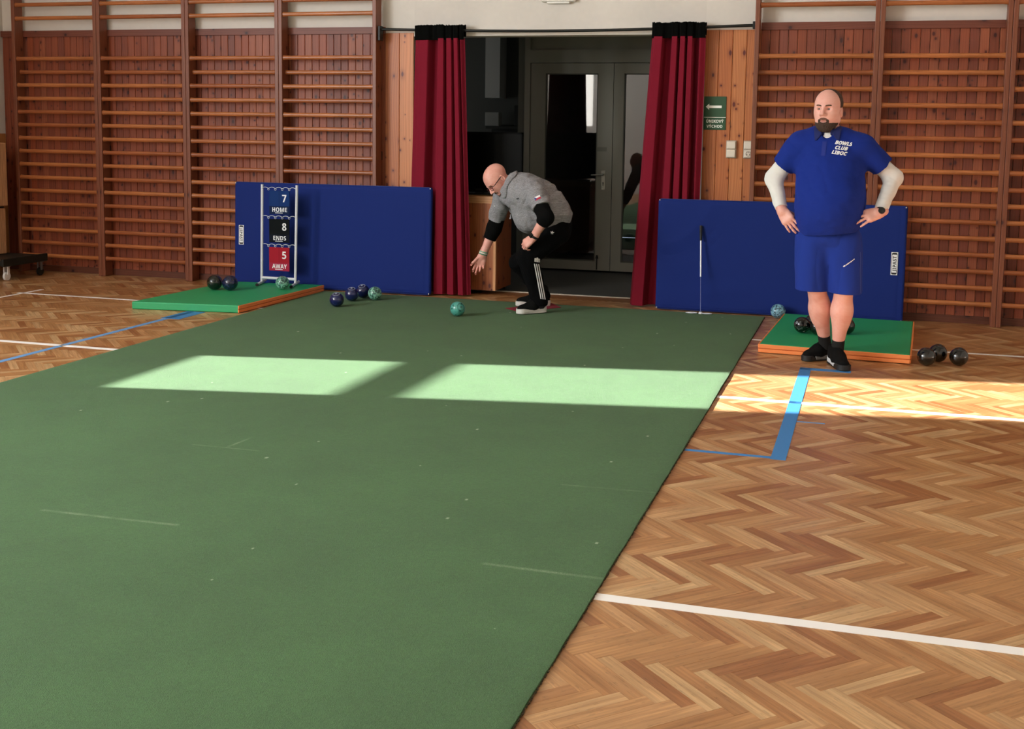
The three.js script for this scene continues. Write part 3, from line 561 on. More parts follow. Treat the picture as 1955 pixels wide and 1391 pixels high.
// ---------------------------------------------------------------- bowls
{
  const R = 0.06;
  const ballG = (() => { const g = new THREE.SphereGeometry(R, 40, 28); g.scale(1, 0.985, 1); return g; })();
  const speckle = (base, a, b, dens, seed) => texture(256, 128, (u, v) => {
    const n = vnoise(u * 26 + 1.2 * vnoise(u * 9, v * 6, 9, 6, seed + 3), v * 15, 26, 15, seed), m = vnoise(u * 60, v * 34, 60, 34, seed + 1), f = hash2(u * 256, v * 128, seed + 2);
    const k = n * 0.6 + m * 0.4; return k > 1 - dens ? (f > 0.5 ? a : b) : k > 1 - dens - 0.1 ? base.map((q, i) => (q + a[i]) / 2) : base;
  });
  const mint = speckle([0.16, 0.33, 0.30], [0.62, 0.84, 0.74], [0.42, 0.66, 0.58], 0.52, 71), teal = speckle([0.1, 0.36, 0.33], [0.40, 0.72, 0.66], [0.25, 0.58, 0.53], 0.6, 76), ice = speckle([0.12, 0.25, 0.32], [0.62, 0.82, 0.88], [0.40, 0.62, 0.72], 0.55, 81);
  const mossy = speckle([0.04, 0.06, 0.05], [0.22, 0.28, 0.2], [0.12, 0.17, 0.12], 0.3, 86), navyS = speckle([0.07, 0.09, 0.2], [0.13, 0.17, 0.34], [0.09, 0.12, 0.27], 0.35, 91), jet = speckle([0.035, 0.04, 0.04], [0.5, 0.53, 0.53], [0.26, 0.28, 0.28], 0.24, 96);
  const m = (map, r = 0.22) => phys('#ffffff', r, { map, clearcoat: 0.5, clearcoatRoughness: 0.08 });
  const mats = { mint: m(mint, 0.3), teal: m(teal, 0.3), ice: m(ice, 0.3), mossy: m(mossy), navyS: m(navyS), jet: m(jet, 0.2), navy: phys('#141d4f', 0.22, { clearcoat: 0.6, clearcoatRoughness: 0.08 }), black: phys('#0a0d0c', 0.2, { clearcoat: 0.6, clearcoatRoughness: 0.06 }) };
  const ringG = (() => mg([new THREE.TorusGeometry(0.024, 0.0012, 6, 36), new THREE.TorusGeometry(0.030, 0.001, 6, 36)]))();
  const emblemG = (() => { const g = mg([new THREE.TorusGeometry(0.008, 0.0016, 6, 20), new THREE.BoxGeometry(0.003, 0.012, 0.002)]); return g; })();
  const ringM = std('#2c3134', 0.4), lightRing = std('#aeb6c4', 0.4);
  const bowl = (label, x, y, z, k, mark, group, tilt, size = 1) => {
    const t = thing('bowl', label, 'bowl', [x, y, z], 0, group);
    part('ball', ballG, mats[k], t).position.y = R * 0.985;
    const dir = V(...tilt).normalize(), q = new THREE.Quaternion().setFromUnitVectors(V(0, 0, 1), dir);
    const e = part('emblem', emblemG, mark ? lightRing : ringM, t); e.quaternion.copy(q); e.position.copy(dir.clone().multiplyScalar(R * 0.985)).add(V(0, R * 0.985, 0));
    const rg = part('ring_groove', ringG, mark === 2 ? lightRing : ringM, t); rg.quaternion.copy(q); rg.position.copy(dir.clone().multiplyScalar(R * 0.89)).add(V(0, R * 0.985, 0));
    t.scale.setScalar(size);
  };
  const mt = 0.0635, cp = 0.0093;
  bowl('dark speckled bowl on the left green mat', -1.885, mt, 0.83, 'mossy', 0, 'bowls on the left green mat', [0.3, 0.7, 0.6], 1.12);
  bowl('navy bowl beside the dark speckled bowl on the left green mat', -1.742, mt, 0.815, 'navyS', 0, 'bowls on the left green mat', [0.1, 0.6, 0.8], 1.12);
  bowl('pale green marbled bowl in front of the scoreboard', -1.36, mt, 0.58, 'mint', 0, 'bowls on the left green mat', [0.4, 0.5, 0.8]);
  bowl('nearest of three navy blue bowls on the carpet', -0.632, cp, 1.0, 'navy', 2, 'bowls beside the left blue mat', [0.05, 0.98, 0.35]);
  bowl('middle one of three navy blue bowls on the carpet', -0.655, cp, 0.66, 'navy', 2, 'bowls beside the left blue mat', [0.1, 0.97, 0.3]);
  bowl('farthest of three navy blue bowls on the carpet', -0.645, cp, 0.455, 'navy', 2, 'bowls beside the left blue mat', [0.0, 0.95, 0.4]);
  bowl('pale green marbled bowl beside the three navy bowls', -0.497, cp, 0.53, 'mint', 0, 'bowls beside the left blue mat', [0.5, 0.5, 0.7]);
  bowl('teal marbled bowl rolling alone on the carpet before the bending man', 0.465, cp, 1.085, 'teal', 0, null, [0.7, 0.4, 0.6]);
  bowl('ice blue marbled bowl at the corner of the right green mat', 2.905, 0.0012, 0.185, 'ice', 0, null, [-0.25, 0.45, 0.85]);
  const g2 = 'black bowls on the right green mat';
  bowl('black flecked bowl left of the standing man\'s legs', 3.155, mt, 1.2, 'jet', 1, g2, [-0.6, 0.35, 0.7]);
  bowl('black bowl just behind the flecked bowl and the standing man\'s calf', 3.27, mt, 1.25, 'black', 1, g2, [0.3, 0.3, 0.9]);
  bowl('black flecked bowl at the back of the group behind the standing man', 3.22, mt, 1.07, 'jet', 0, g2, [-0.2, 0.8, 0.5]);
  bowl('black bowl showing right of the standing man\'s calf', 3.463, mt, 1.13, 'black', 0, g2, [0.5, 0.6, 0.6]);
  const g3 = 'black bowls on the parquet at the right';
  bowl('black bowl nearest the right green mat\'s corner', 3.987, 0.0012, 1.815, 'black', 0, g3, [-0.2, 0.9, 0.3]);
  bowl('black bowl behind the other two on the parquet', 4.066, 0.0012, 1.655, 'black', 0, g3, [0.2, 0.9, 0.2]);
  bowl('rightmost black bowl standing apart on the parquet', 4.192, 0.0012, 1.738, 'black', 0, g3, [0.1, 0.95, 0.2]);
}
// ---------------------------------------------------------------- bowl measure leaning at the right mat
{
  const t = thing('bowl_lifter', 'thin silver bowl lifter with a black grip leaning on the right blue mat', 'bowl lifter', [2.283, 0.0095, 0.235]);
  const p = (s) => V(-0.04 * s, 0.715 * s, -0.155 * s);
  const chrome = std('#dfe3ea', 0.3, { metalness: 0.2 });
  part('grip', rod(p(0.83), p(1), 0.0105, 0.0115), std('#0d0f16', 0.6), t);
  part('tube', rod(p(0.42), p(0.83), 0.0065), chrome, t);
  part('rod', rod(p(0.02), p(0.42), 0.0025), std('#5f6a92', 0.35, { metalness: 0.5 }), t);
  part('foot', new THREE.CylinderGeometry(0.012, 0.02, 0.016, 16).translate(0, 0.009, 0), chrome, t);
  part('loop', new THREE.TorusGeometry(0.045, 0.0042, 8, 40).rotateX(Math.PI / 2 - 0.06).scale(1, 1, 0.85).translate(-0.075, 0.006, 0.0), chrome, t);
  part('loop', new THREE.TorusGeometry(0.036, 0.0042, 8, 40).rotateX(Math.PI / 2 - 0.06).scale(1, 1, 0.85).translate(0.056, 0.006, 0.005), chrome, t);
}
// ---------------------------------------------------------------- red foot mat
{
  const s = new THREE.Shape(); [[0.70, 0.56], [0.86, 0.7], [1.12, 0.34], [0.98, 0.14]].forEach((p, i) => i ? s.lineTo(p[0] - 0.9, -(p[1] - 0.43)) : s.moveTo(p[0] - 0.9, -(p[1] - 0.43)));
  const m = solo('foot_mat', new THREE.ExtrudeGeometry(s, { depth: 0.002, bevelEnabled: true, bevelSize: 0.002, bevelThickness: 0.001, bevelSegments: 1 }).rotateX(-Math.PI / 2), std('#8e2233', 0.9, { bumpMap: fabricBump, bumpScale: 0.001 }), 'small dark red delivery mat under the bending man\'s shoes', 'mat');
  m.position.set(0.9, 0.0105, 0.43);
}
// ---------------------------------------------------------------- trolley with vaulting box in the left corner
{
  const t = thing('trolley', 'black flat trolley with white castors in the left corner', 'trolley', [-4.45, 0, 0.42]);
  const blk = std('#10150f', 0.55), wh = std('#e8e6e2', 0.35), ch = std('#6d6d6d', 0.3, { metalness: 0.7 });
  const dk = part('deck', rbox(0.6, 0.05, 0.62, 0.008).translate(-0.06, 0.175, 0.0), blk, t);
  part('deck_edge', rbox(0.03, 0.075, 0.62, 0.008).translate(0.245, 0.178, 0), blk, t);
  for (const [x, z, m] of [[0.2, 0.2, wh], [0.22, -0.24, ch], [-0.32, 0.2, wh], [-0.32, -0.24, ch]]) {
    const c = part('castor_fork', mg([rbox(0.012, 0.075, 0.03, 0.004).translate(x - 0.02, 0.095, z), rbox(0.012, 0.075, 0.03, 0.004).translate(x + 0.02, 0.095, z), rbox(0.06, 0.015, 0.05, 0.004).translate(x, 0.14, z)]), m, t);
    part('castor_wheel', new THREE.CylinderGeometry(0.04, 0.04, 0.024, 24).rotateZ(Math.PI / 2).translate(x, 0.041, z), m === wh ? wh : blk, c);
  }
  const v = thing('vaulting_box', 'beige wooden vaulting box standing on the black trolley', 'box', [-4.705, 0.2025, 0.45]);
  const bm = std('#d6a57a', 0.6, { map: oakTex });
  part('lower_frame', rbox(0.22, 0.45, 0.5, 0.01).translate(0, 0.226, 0), bm, v); part('gap_batten', rbox(0.2, 0.02, 0.48, 0.003).translate(0, 0.461, 0), std('#1b1712', 0.8), v);
  part('upper_frame', rbox(0.27, 0.62, 0.52, 0.012).translate(0, 0.781, 0), bm, v);
}
// ---------------------------------------------------------------- cabinet and television in the doorway
{
  const c = thing('cabinet', 'low pine cabinet on castors under the television in the doorway', 'cabinet', [0.02, 0, -0.48]);
  const pm = ['#b5683a', '#bd7040', '#ad6236'].map(k => std(k, 0.5, { map: pineTex })), side = std('#a25c35', 0.5, { map: pineTex }), topM = std('#dba271', 0.45, { map: pineTex });
  part('body', tbox(-0.38, 0.315, 0.035, 0.825, -0.235, 0.212), side, c);
  const xs = [-0.38, -0.22, -0.03, 0.095, 0.2, 0.3];
  for (let i = 0; i < 5; i++) part('front_board', tbox(xs[i] + 0.001, xs[i + 1] - 0.001, 0.035, 0.828, 0.212, 0.232, 'y', i * 0.19, i * 0.4), pm[i % 3], c);
  part('corner_strip', tbox(0.3, 0.325, 0.035, 0.828, 0.2, 0.234, 'y', 0.4), topM, c, 'pale strip along the front corner');
  part('side_board', tbox(0.315, 0.325, 0.035, 0.828, -0.235, 0.2, 'y', 0.7), side, c);
  part('top_board', tbox(-0.4, 0.335, 0.828, 0.892, -0.245, 0.24, 'x', 0.2), topM, c, 'pale thick top board');
  for (const [x, z] of [[0.15, 0.15], [0.28, -0.18], [-0.33, 0.15], [-0.33, -0.18]]) part('castor', new THREE.CylinderGeometry(0.018, 0.018, 0.02, 16).rotateZ(Math.PI / 2).translate(x, 0.0185, z), std('#14120f', 0.5), c);
  const t = thing('television', 'flat black television standing on the pine cabinet behind the left curtain', 'television', [0.1, 0.8925, -0.5]);
  part('screen', rbox(0.82, 0.55, 0.03, 0.006).translate(0.0, 0.30, 0), phys('#030403', 0.4, { specularIntensity: 0.12 }), t);
  part('bezel', mg([tbox(-0.412, 0.412, 0.562, 0.577, -0.018, 0.018), tbox(-0.412, 0.412, 0.022, 0.04, -0.018, 0.018), tbox(-0.412, -0.4, 0.022, 0.577, -0.018, 0.018), tbox(0.4, 0.412, 0.022, 0.577, -0.018, 0.018)]), phys('#040404', 0.7, { specularIntensity: 0.2 }), t);
  part('stand', mg([rbox(0.08, 0.06, 0.03, 0.004).translate(0, 0.03, 0), rbox(0.36, 0.012, 0.18, 0.004).translate(0, 0.0065, 0)]), std('#0a0b0a', 0.5), t);
}
// ---------------------------------------------------------------- distance-field modelling for the two people
const noise3 = new ImprovedNoise();
const smin = (a, b, k) => { const h = Math.max(k - Math.abs(a - b), 0) / k; return Math.min(a, b) - h * h * k * 0.25; };
const smax = (a, b, k) => -smin(-a, -b, k);
// tapered capsule
const cone = (a, b, r1, r2) => { const [ax, ay, az] = a, bx = b[0] - ax, by = b[1] - ay, bz = b[2] - az, il = 1 / (bx * bx + by * by + bz * bz); return (x, y, z) => { const px = x - ax, py = y - ay, pz = z - az, h = Math.max(0, Math.min(1, (px * bx + py * by + pz * bz) * il)), dx = px - bx * h, dy = py - by * h, dz = pz - bz * h; return Math.sqrt(dx * dx + dy * dy + dz * dz) - (r1 + (r2 - r1) * h); }; };
const ell = (c, r) => (x, y, z) => { const px = (x - c[0]) / r[0], py = (y - c[1]) / r[1], pz = (z - c[2]) / r[2], k0 = Math.sqrt(px * px + py * py + pz * pz), k1 = Math.sqrt((px / r[0]) ** 2 + (py / r[1]) ** 2 + (pz / r[2]) ** 2); return k1 < 1e-6 ? -Math.min(...r) : k0 * (k0 - 1) / k1; };
const orient = (f, m) => { const i = m.clone().invert().elements; return (x, y, z) => f(i[0] * x + i[4] * y + i[8] * z + i[12], i[1] * x + i[5] * y + i[9] * z + i[13], i[2] * x + i[6] * y + i[10] * z + i[14]); };
const union = (k, ...fs) => (x, y, z) => { let d = fs[0](x, y, z); for (let i = 1; i < fs.length; i++) d = smin(d, fs[i](x, y, z), k); return d; };
const plane = (p, n) => { const l = Math.hypot(...n); return (x, y, z) => ((x - p[0]) * n[0] + (y - p[1]) * n[1] + (z - p[2]) * n[2]) / l; };   // positive on the normal's side
const cut = (f, ...planes) => (x, y, z) => { let d = f(x, y, z); for (const p of planes) d = Math.max(d, p(x, y, z)); return d; };
const frame = (o, xAxis, yAxis) => { const x = V(...xAxis).normalize(), y = V(...yAxis); y.addScaledVector(x, -x.dot(y)).normalize(); const z = V().crossVectors(x, y), m = new THREE.Matrix4().makeBasis(x, y, z); return m.setPosition(...o); };
// naive surface nets over a box, skipping blocks far from the surface
function mesh(f, lo, hi, cell) {
  const n = [0, 1, 2].map(k => Math.ceil((hi[k] - lo[k]) / cell) + 1), [nx, ny, nz] = n, D = new Float32Array(nx * ny * nz).fill(9), B = 6, id = (i, j, k) => (k * ny + j) * nx + i;
  for (let k = 0; k < nz; k += B) for (let j = 0; j < ny; j += B) for (let i = 0; i < nx; i += B) {
    const d = f(lo[0] + (i + B / 2) * cell, lo[1] + (j + B / 2) * cell, lo[2] + (k + B / 2) * cell), far = Math.abs(d) > B * cell * 1.35;
    for (let c = k; c < Math.min(nz, k + B); c++) for (let b = j; b < Math.min(ny, j + B); b++) for (let a = i; a < Math.min(nx, i + B); a++) D[id(a, b, c)] = far ? d : f(lo[0] + a * cell, lo[1] + b * cell, lo[2] + c * cell);
  }
  const P = [], I = [], vi = new Int32Array(nx * ny * nz).fill(-1);
  for (let k = 0; k < nz - 1; k++) for (let j = 0; j < ny - 1; j++) for (let i = 0; i < nx - 1; i++) {
    let m = 0; const v = [];
    for (let q = 0; q < 8; q++) { const d = D[id(i + (q & 1), j + ((q >> 1) & 1), k + (q >> 2))]; v.push(d); if (d < 0) m |= 1 << q; }
    if (m === 0 || m === 255) continue;
    let sx = 0, sy = 0, sz = 0, c = 0;
    for (let a = 0; a < 8; a++) for (const bit of [1, 2, 4]) if (!(a & bit)) { const b = a | bit; if ((v[a] < 0) !== (v[b] < 0)) { const t = v[a] / (v[a] - v[b]); sx += (a & 1) + (bit === 1 ? t : 0); sy += ((a >> 1) & 1) + (bit === 2 ? t : 0); sz += (a >> 2) + (bit === 4 ? t : 0); c++; } }
    vi[id(i, j, k)] = P.length / 3; P.push(lo[0] + (i + sx / c) * cell, lo[1] + (j + sy / c) * cell, lo[2] + (k + sz / c) * cell);
  }
  const quad = (a, b, c, d, flip) => { if (a < 0 || b < 0 || c < 0 || d < 0) return; flip ? I.push(a, c, b, a, d, c) : I.push(a, b, c, a, c, d); };
  for (let k = 1; k < nz - 1; k++) for (let j = 1; j < ny - 1; j++) for (let i = 1; i < nx - 1; i++) {
    const s = D[id(i, j, k)] < 0;
    if (s !== D[id(i + 1, j, k)] < 0) quad(vi[id(i, j - 1, k - 1)], vi[id(i, j, k - 1)], vi[id(i, j, k)], vi[id(i, j - 1, k)], !s);
    if (s !== D[id(i, j + 1, k)] < 0) quad(vi[id(i - 1, j, k - 1)], vi[id(i - 1, j, k)], vi[id(i, j, k)], vi[id(i, j, k - 1)], !s);
    if (s !== D[id(i, j, k + 1)] < 0) quad(vi[id(i - 1, j - 1, k)], vi[id(i, j - 1, k)], vi[id(i, j, k)], vi[id(i - 1, j, k)], !s);
  }
  const N = new Float32Array(P.length), e = cell * 0.5;
  for (let i = 0; i < P.length; i += 3) { const [x, y, z] = [P[i], P[i + 1], P[i + 2]], a = f(x + e, y, z) - f(x - e, y, z), b = f(x, y + e, z) - f(x, y - e, z), c = f(x, y, z + e) - f(x, y, z - e), l = Math.hypot(a, b, c) || 1; N[i] = a / l; N[i + 1] = b / l; N[i + 2] = c / l; }
  const U = new Float32Array(P.length / 3 * 2); for (let i = 0; i < U.length / 2; i++) { U[2 * i] = P[3 * i] + P[3 * i + 2]; U[2 * i + 1] = P[3 * i + 1]; }
  const g = new THREE.BufferGeometry(); g.setAttribute('position', new THREE.Float32BufferAttribute(P, 3)); g.setAttribute('normal', new THREE.BufferAttribute(N, 3)); g.setAttribute('uv', new THREE.BufferAttribute(U, 2)); g.setIndex(I); return g;
}
// a strip of print laid on a surface: rays from a grid of points run along dir until they meet the field
function printPatch(f, o, u, v, dir, nu, nv, lift = 0.0015) {
  const P = [], U = [], I = [], d = V(...dir).normalize();
  for (let j = 0; j <= nv; j++) for (let i = 0; i <= nu; i++) {
    const s = i / nu, t = j / nv, p = V(o[0] + u[0] * s + v[0] * t, o[1] + u[1] * s + v[1] * t, o[2] + u[2] * s + v[2] * t);
    let best = 9, bp = p.clone(), run = 0; for (let k = 0; k < 90 && run < 0.6; k++) { const q = f(p.x, p.y, p.z) - lift; if (q < best) { best = q; bp.copy(p); } if (q < 0.0002) break; p.addScaledVector(d, q * 0.7); run += q * 0.7; } p.copy(bp);
    P.push(p.x, p.y, p.z); U.push(s, t);
  }
  for (let j = 0; j < nv; j++) for (let i = 0; i < nu; i++) { const a = j * (nu + 1) + i; I.push(a, a + 1, a + nu + 1, a + 1, a + nu + 2, a + nu + 1); }
  const g = new THREE.BufferGeometry(); g.setAttribute('position', new THREE.Float32BufferAttribute(P, 3)); g.setAttribute('uv', new THREE.Float32BufferAttribute(U, 2)); g.setIndex(I); g.computeVertexNormals(); return g;
}
// head in its own axes: y up, z forward, origin between the ears; size in metres
function headField({ wide = 1, jaw = 1, mouthOpen = 0 } = {}) {
  const skull = union(0.05, ell([0, 0.045, -0.018], [0.077 * wide, 0.086, 0.098]), ell([0, 0.02, 0.028], [0.066 * wide, 0.082, 0.068]));
  const face = union(0.03, ell([0, -0.045, 0.038], [0.056 * jaw, 0.075, 0.052]), cone([0, -0.1, 0.055], [0, -0.07, 0.05], 0.03 * jaw, 0.04), cone([-0.05 * jaw, -0.065, 0.0], [-0.018, -0.105, 0.055], 0.022, 0.022), cone([0.05 * jaw, -0.065, 0.0], [0.018, -0.105, 0.055], 0.022, 0.022), ell([-0.036, -0.028, 0.058], [0.024, 0.022, 0.022]), ell([0.036, -0.028, 0.058], [0.024, 0.022, 0.022]));
  const brow = union(0.012, cone([-0.045, 0.026, 0.076], [-0.012, 0.022, 0.092], 0.009, 0.01), cone([0.045, 0.026, 0.076], [0.012, 0.022, 0.092], 0.009, 0.01));
  const nose = union(0.01, cone([0, 0.016, 0.092], [0, -0.026, 0.119], 0.0085, 0.0135), ell([-0.0135, -0.032, 0.105], [0.0095, 0.0085, 0.012]), ell([0.0135, -0.032, 0.105], [0.0095, 0.0085, 0.012]));
  const ears = [-1, 1].map(s => { const m = frame([s * 0.079 * wide, -0.012, -0.012], [1, 0.0, -0.25 * s], [0, 1, -0.12]); const outer = orient(ell([0, 0, 0], [0.011, 0.033, 0.02]), m), inner = orient(ell([s * 0.011, 0.004, 0.002], [0.009, 0.022, 0.012]), m); return (x, y, z) => smax(outer(x, y, z), -inner(x, y, z), 0.004); });
  const sockets = [-1, 1].map(s => ell([s * 0.032, 0.006, 0.108], [0.02, 0.013, 0.022])), eyes = [-1, 1].map(s => ell([s * 0.032, 0.003, 0.09], [0.0135, 0.0048, 0.02]));
  const lips = union(0.006, cone([-0.018, -0.067, 0.084], [0.018, -0.067, 0.084], 0.006, 0.006), cone([-0.014, -0.077, 0.083], [0.014, -0.077, 0.083], 0.0065, 0.0065)), mouth = cone([-0.024, -0.0715, 0.094], [0.024, -0.0715, 0.094], 0.0022 + mouthOpen, 0.0022 + mouthOpen);
  const neck = cone([0, -0.06, -0.03], [0, -0.19, -0.05], 0.056 * wide, 0.062 * wide);
  return (x, y, z) => {
    let d = smin(skull(x, y, z), face(x, y, z), 0.045);
    d = smin(d, brow(x, y, z), 0.02); for (const e of sockets) d = smax(d, -e(x, y, z), 0.014); for (const e of eyes) d = smax(d, -e(x, y, z), 0.002);
    d = smin(d, nose(x, y, z), 0.012); d = smin(d, lips(x, y, z), 0.008); d = smax(d, -mouth(x, y, z), 0.004);
    for (const e of ears) d = smin(d, e(x, y, z), 0.006);
    return smin(d, neck(x, y, z), 0.03);
  };
}
// hand in its own axes: wrist at the origin, fingers along +y, back of the hand towards +z, thumb on side s; curl per finger [base, middle, tip] and splay
function handField(s, curls, splay, thumb, size = 1) {
  const fs = [], S = size;
  const palm = (() => { const a = ell([0, 0.052 * S, 0], [0.041 * S, 0.054 * S, 0.0165 * S]), b = cone([0.018 * S * s, 0.022 * S, -0.003], [0.027 * S * s, 0.07 * S, -0.002], 0.016 * S, 0.014 * S), c = cone([-0.02 * S * s, 0.02 * S, -0.002], [-0.03 * S * s, 0.072 * S, -0.001], 0.015 * S, 0.012 * S), w = cone([0, -0.03 * S, 0], [0, 0.015 * S, 0], 0.026 * S, 0.025 * S), k = cone([-0.03 * S, 0.082 * S, 0.001], [0.03 * S, 0.086 * S, 0.001], 0.011 * S, 0.012 * S); return union(0.02, a, b, c, w, k); })();
  const len = [[0.043, 0.026, 0.022], [0.048, 0.03, 0.023], [0.045, 0.028, 0.022], [0.034, 0.021, 0.02]], rad = [0.0092, 0.0096, 0.009, 0.008];
  for (let i = 0; i < 4; i++) {
    let p = V((0.03 - 0.0205 * i) * S * s, (0.084 + [0.002, 0.006, 0.003, -0.006][i]) * S, 0.001), ang = 0; const chain = [], out = splay[i] * s;
    for (let k = 0; k < 3; k++) { ang += curls[i][k]; const d = V(Math.sin(out) * Math.cos(ang), Math.cos(out) * Math.cos(ang), -Math.sin(ang)), q = p.clone().addScaledVector(d, len[i][k] * S); chain.push(cone(p.toArray(), q.toArray(), rad[i] * S * (1.06 - 0.08 * k), rad[i] * S * (1.0 - 0.1 * k))); p = q; }
    fs.push(union(0.004, ...chain));
  }
  { // thumb leaves the side of the palm near its base
    let p = V(0.024 * S * s, 0.026 * S, -0.006 * S); const chain = []; const [o1, d1, bend] = thumb;
    const dirs = [V(Math.sin(o1) * s, Math.cos(o1), -d1).normalize(), V(Math.sin(o1 - bend * 0.5) * s, Math.cos(o1 - bend * 0.5), -d1 * 0.9).normalize(), V(Math.sin(o1 - bend) * s, Math.cos(o1 - bend), -d1 * 0.8).normalize()];
    [0.04, 0.032, 0.026].forEach((l, k) => { const q = p.clone().addScaledVector(dirs[k], l * S); chain.push(cone(p.toArray(), q.toArray(), [0.0145, 0.011, 0.0102][k] * S, [0.0112, 0.0102, 0.0085][k] * S)); p = q; });
    fs.push(union(0.006, ...chain));
  }
  return (x, y, z) => { let d = palm(x, y, z); let m = 9; for (const f of fs) { const q = f(x, y, z); m = Math.min(m, q); } return smin(d, m, 0.008); };
}
const boxOf = (pts, r) => [[0, 1, 2].map(k => Math.min(...pts.map(p => p[k])) - r), [0, 1, 2].map(k => Math.max(...pts.map(p => p[k])) + r)];
const skinTex = texture(256, 256, (u, v) => { const n = 0.5 * vnoise(u * 10, v * 10, 10, 10, 101) + 0.3 * vnoise(u * 30, v * 30, 30, 30, 102) + 0.2 * vnoise(u * 90, v * 90, 90, 90, 103); return [0.97 + 0.03 * n, 0.88 + 0.14 * n, 0.86 + 0.16 * n]; }, { repeat: [4, 4] });
const skinA = phys('#e8b2a4', 0.5, { map: skinTex, sheen: 0.15 }), skinB = phys('#eaaea0', 0.48, { map: skinTex, sheen: 0.15 });
const folds = (x, y, z, s, a, st = [1, 1, 1]) => a * noise3.noise(x * 9 * st[0] + s, y * 9 * st[1], z * 9 * st[2]) + a * 0.5 * noise3.noise(x * 22 * st[0], y * 22 * st[1] + s, z * 22 * st[2]);
const crease = (x, y, z, s, a, f, st = [1, 1, 1]) => { const n = Math.max(0, 1 - 2.2 * Math.abs(noise3.noise(x * f * st[0] + s, y * f * st[1] - s, z * f * st[2]))); return a * n * n; };
const merge2 = a => mergeGeometries(a);
const eyeWhite = phys('#e8e2dc', 0.2), irisM = phys('#2a2019', 0.2);
function eyesOn(parent, m) {
  for (const s of [-1, 1]) {
    const e = part('eye', new THREE.SphereGeometry(0.0125, 20, 14).translate(s * 0.032, 0.003, 0.0735).applyMatrix4(m), eyeWhite, parent);
    part('iris', new THREE.SphereGeometry(0.0066, 14, 10).translate(s * 0.032 - 0.001, 0.003, 0.0808).applyMatrix4(m), irisM, e);
  }
}

const sockM = std('#0b0c0c', 0.9), shoeM = phys('#0c0d0d', 0.9, { specularIntensity: 0.3, bumpMap: fabricBump, bumpScale: 0.001 }), soleW = std('#cfd2d6', 0.5), soleB = std('#161716', 0.6), laceM = std('#0a0a0a', 0.8);
function footOn(t, heel, toe, an, k, { sole = 0, sock = true, white = soleW, toe: toeCut = 9 } = {}) {
  const hx = V(heel[0], 0, heel[1]), tx = V(toe[0], 0, toe[1]), L = tx.distanceTo(hx), d = tx.clone().sub(hx).normalize(), m = frame([heel[0], 0, heel[1]], [d.z, 0, -d.x], [0, 1, 0]);   // local z runs heel to toe
  const w = 0.043, upper = union(0.03, cone([0, 0.055, 0.045], [0, 0.05, L * 0.5], 0.04, 0.044), cone([0, 0.05, L * 0.5], [0, 0.034, L - 0.042], 0.044, 0.036), cone([0, 0.1, 0.05], [0, 0.075, L * 0.42], 0.036, 0.036));
  const ankle = cone([0, 0.06, 0.06], [0, 0.125, 0.055], 0.04, 0.036);
  const solid = (x, y, z) => smin(upper(x, y, z), ankle(x, y, z), 0.02), up = (x, y, z) => Math.max(solid(x, y, z), -(y - 0.024 - 0.01 * Math.max(0, z / L - 0.8)), y - 0.122 + 0.1 * (z - 0.06));
  const mid = (x, y, z) => { const q = Math.hypot(x, Math.max(0, Math.abs(z - L * 0.5) - (L * 0.5 - 0.046))) - 0.046 + 0.004 * Math.sin(z / L * 6.3); return Math.max(q, y - 0.036 - 0.012 * Math.max(0, 1 - z / (L * 0.4)) - 0.006 * Math.sin(z / L * 9), -(y - 0.011), z - L * toeCut + 0.3 * (0.04 - y)); };
  const outs = (x, y, z) => Math.max(Math.hypot(x, Math.max(0, Math.abs(z - L * 0.5) - (L * 0.5 - 0.045))) - 0.045, y - (toeCut < 1 ? 0.012 + 0.026 * Math.min(1, Math.max(0, (z / L - toeCut + 0.1) * 6)) : 0.012 + 0.03 * Math.max(0, z / L - 0.86)), -y + 0.0005);
  const bx = [[-0.07, -0.006, -0.02], [0.07, 0.15, L + 0.02]];
  const sh = part('shoe', mesh(up, ...bx, 0.0045).applyMatrix4(m), shoeM, t);
  part('midsole', mesh(mid, ...bx, 0.0045).applyMatrix4(m), white, sh, 'white midsole'); part('outsole', mesh(outs, ...bx, 0.0045).applyMatrix4(m), sole ? white : soleB, sh);
  const lp = []; for (let i = 0; i < 5; i++) { const z = L * (0.34 + 0.075 * i), y = 0.118 - 0.014 * i; lp.push(rod(V(-0.022, y - 0.008, z), V(0.022, y - 0.008, z + 0.012), 0.003, 0.003, 6)); }
  part('laces', mg([...lp, new THREE.TorusGeometry(0.016, 0.002, 6, 18).rotateY(0.7).translate(0.028, 0.115, L * 0.33)]).applyMatrix4(m), laceM, sh);
  if (!sock) return;
  const sk = cone([an[0] - d.x * 0.004, 0.1, an[2]], [an[0] + (k[0] - an[0]) * 0.25, an[1] + 0.085, an[2] + (k[2] - an[2]) * 0.2], 0.041, 0.0405);
  part('sock', mesh(cut(sk, plane([0, an[1] + 0.075, 0], [0, 1, 0])), [an[0] - 0.07, 0.05, an[2] - 0.08], [an[0] + 0.07, 0.24, an[2] + 0.08], 0.005), sockM, t);
}
const lerp3 = (a, b, k) => a.map((v, i) => v + (b[i] - v) * k);
const frame2 = (o, y, n) => { const Y = V(...y).normalize(), Z = V(...n); Z.addScaledVector(Y, -Y.dot(Z)).normalize(); return new THREE.Matrix4().makeBasis(V().crossVectors(Y, Z), Y, Z).setPosition(...o); };

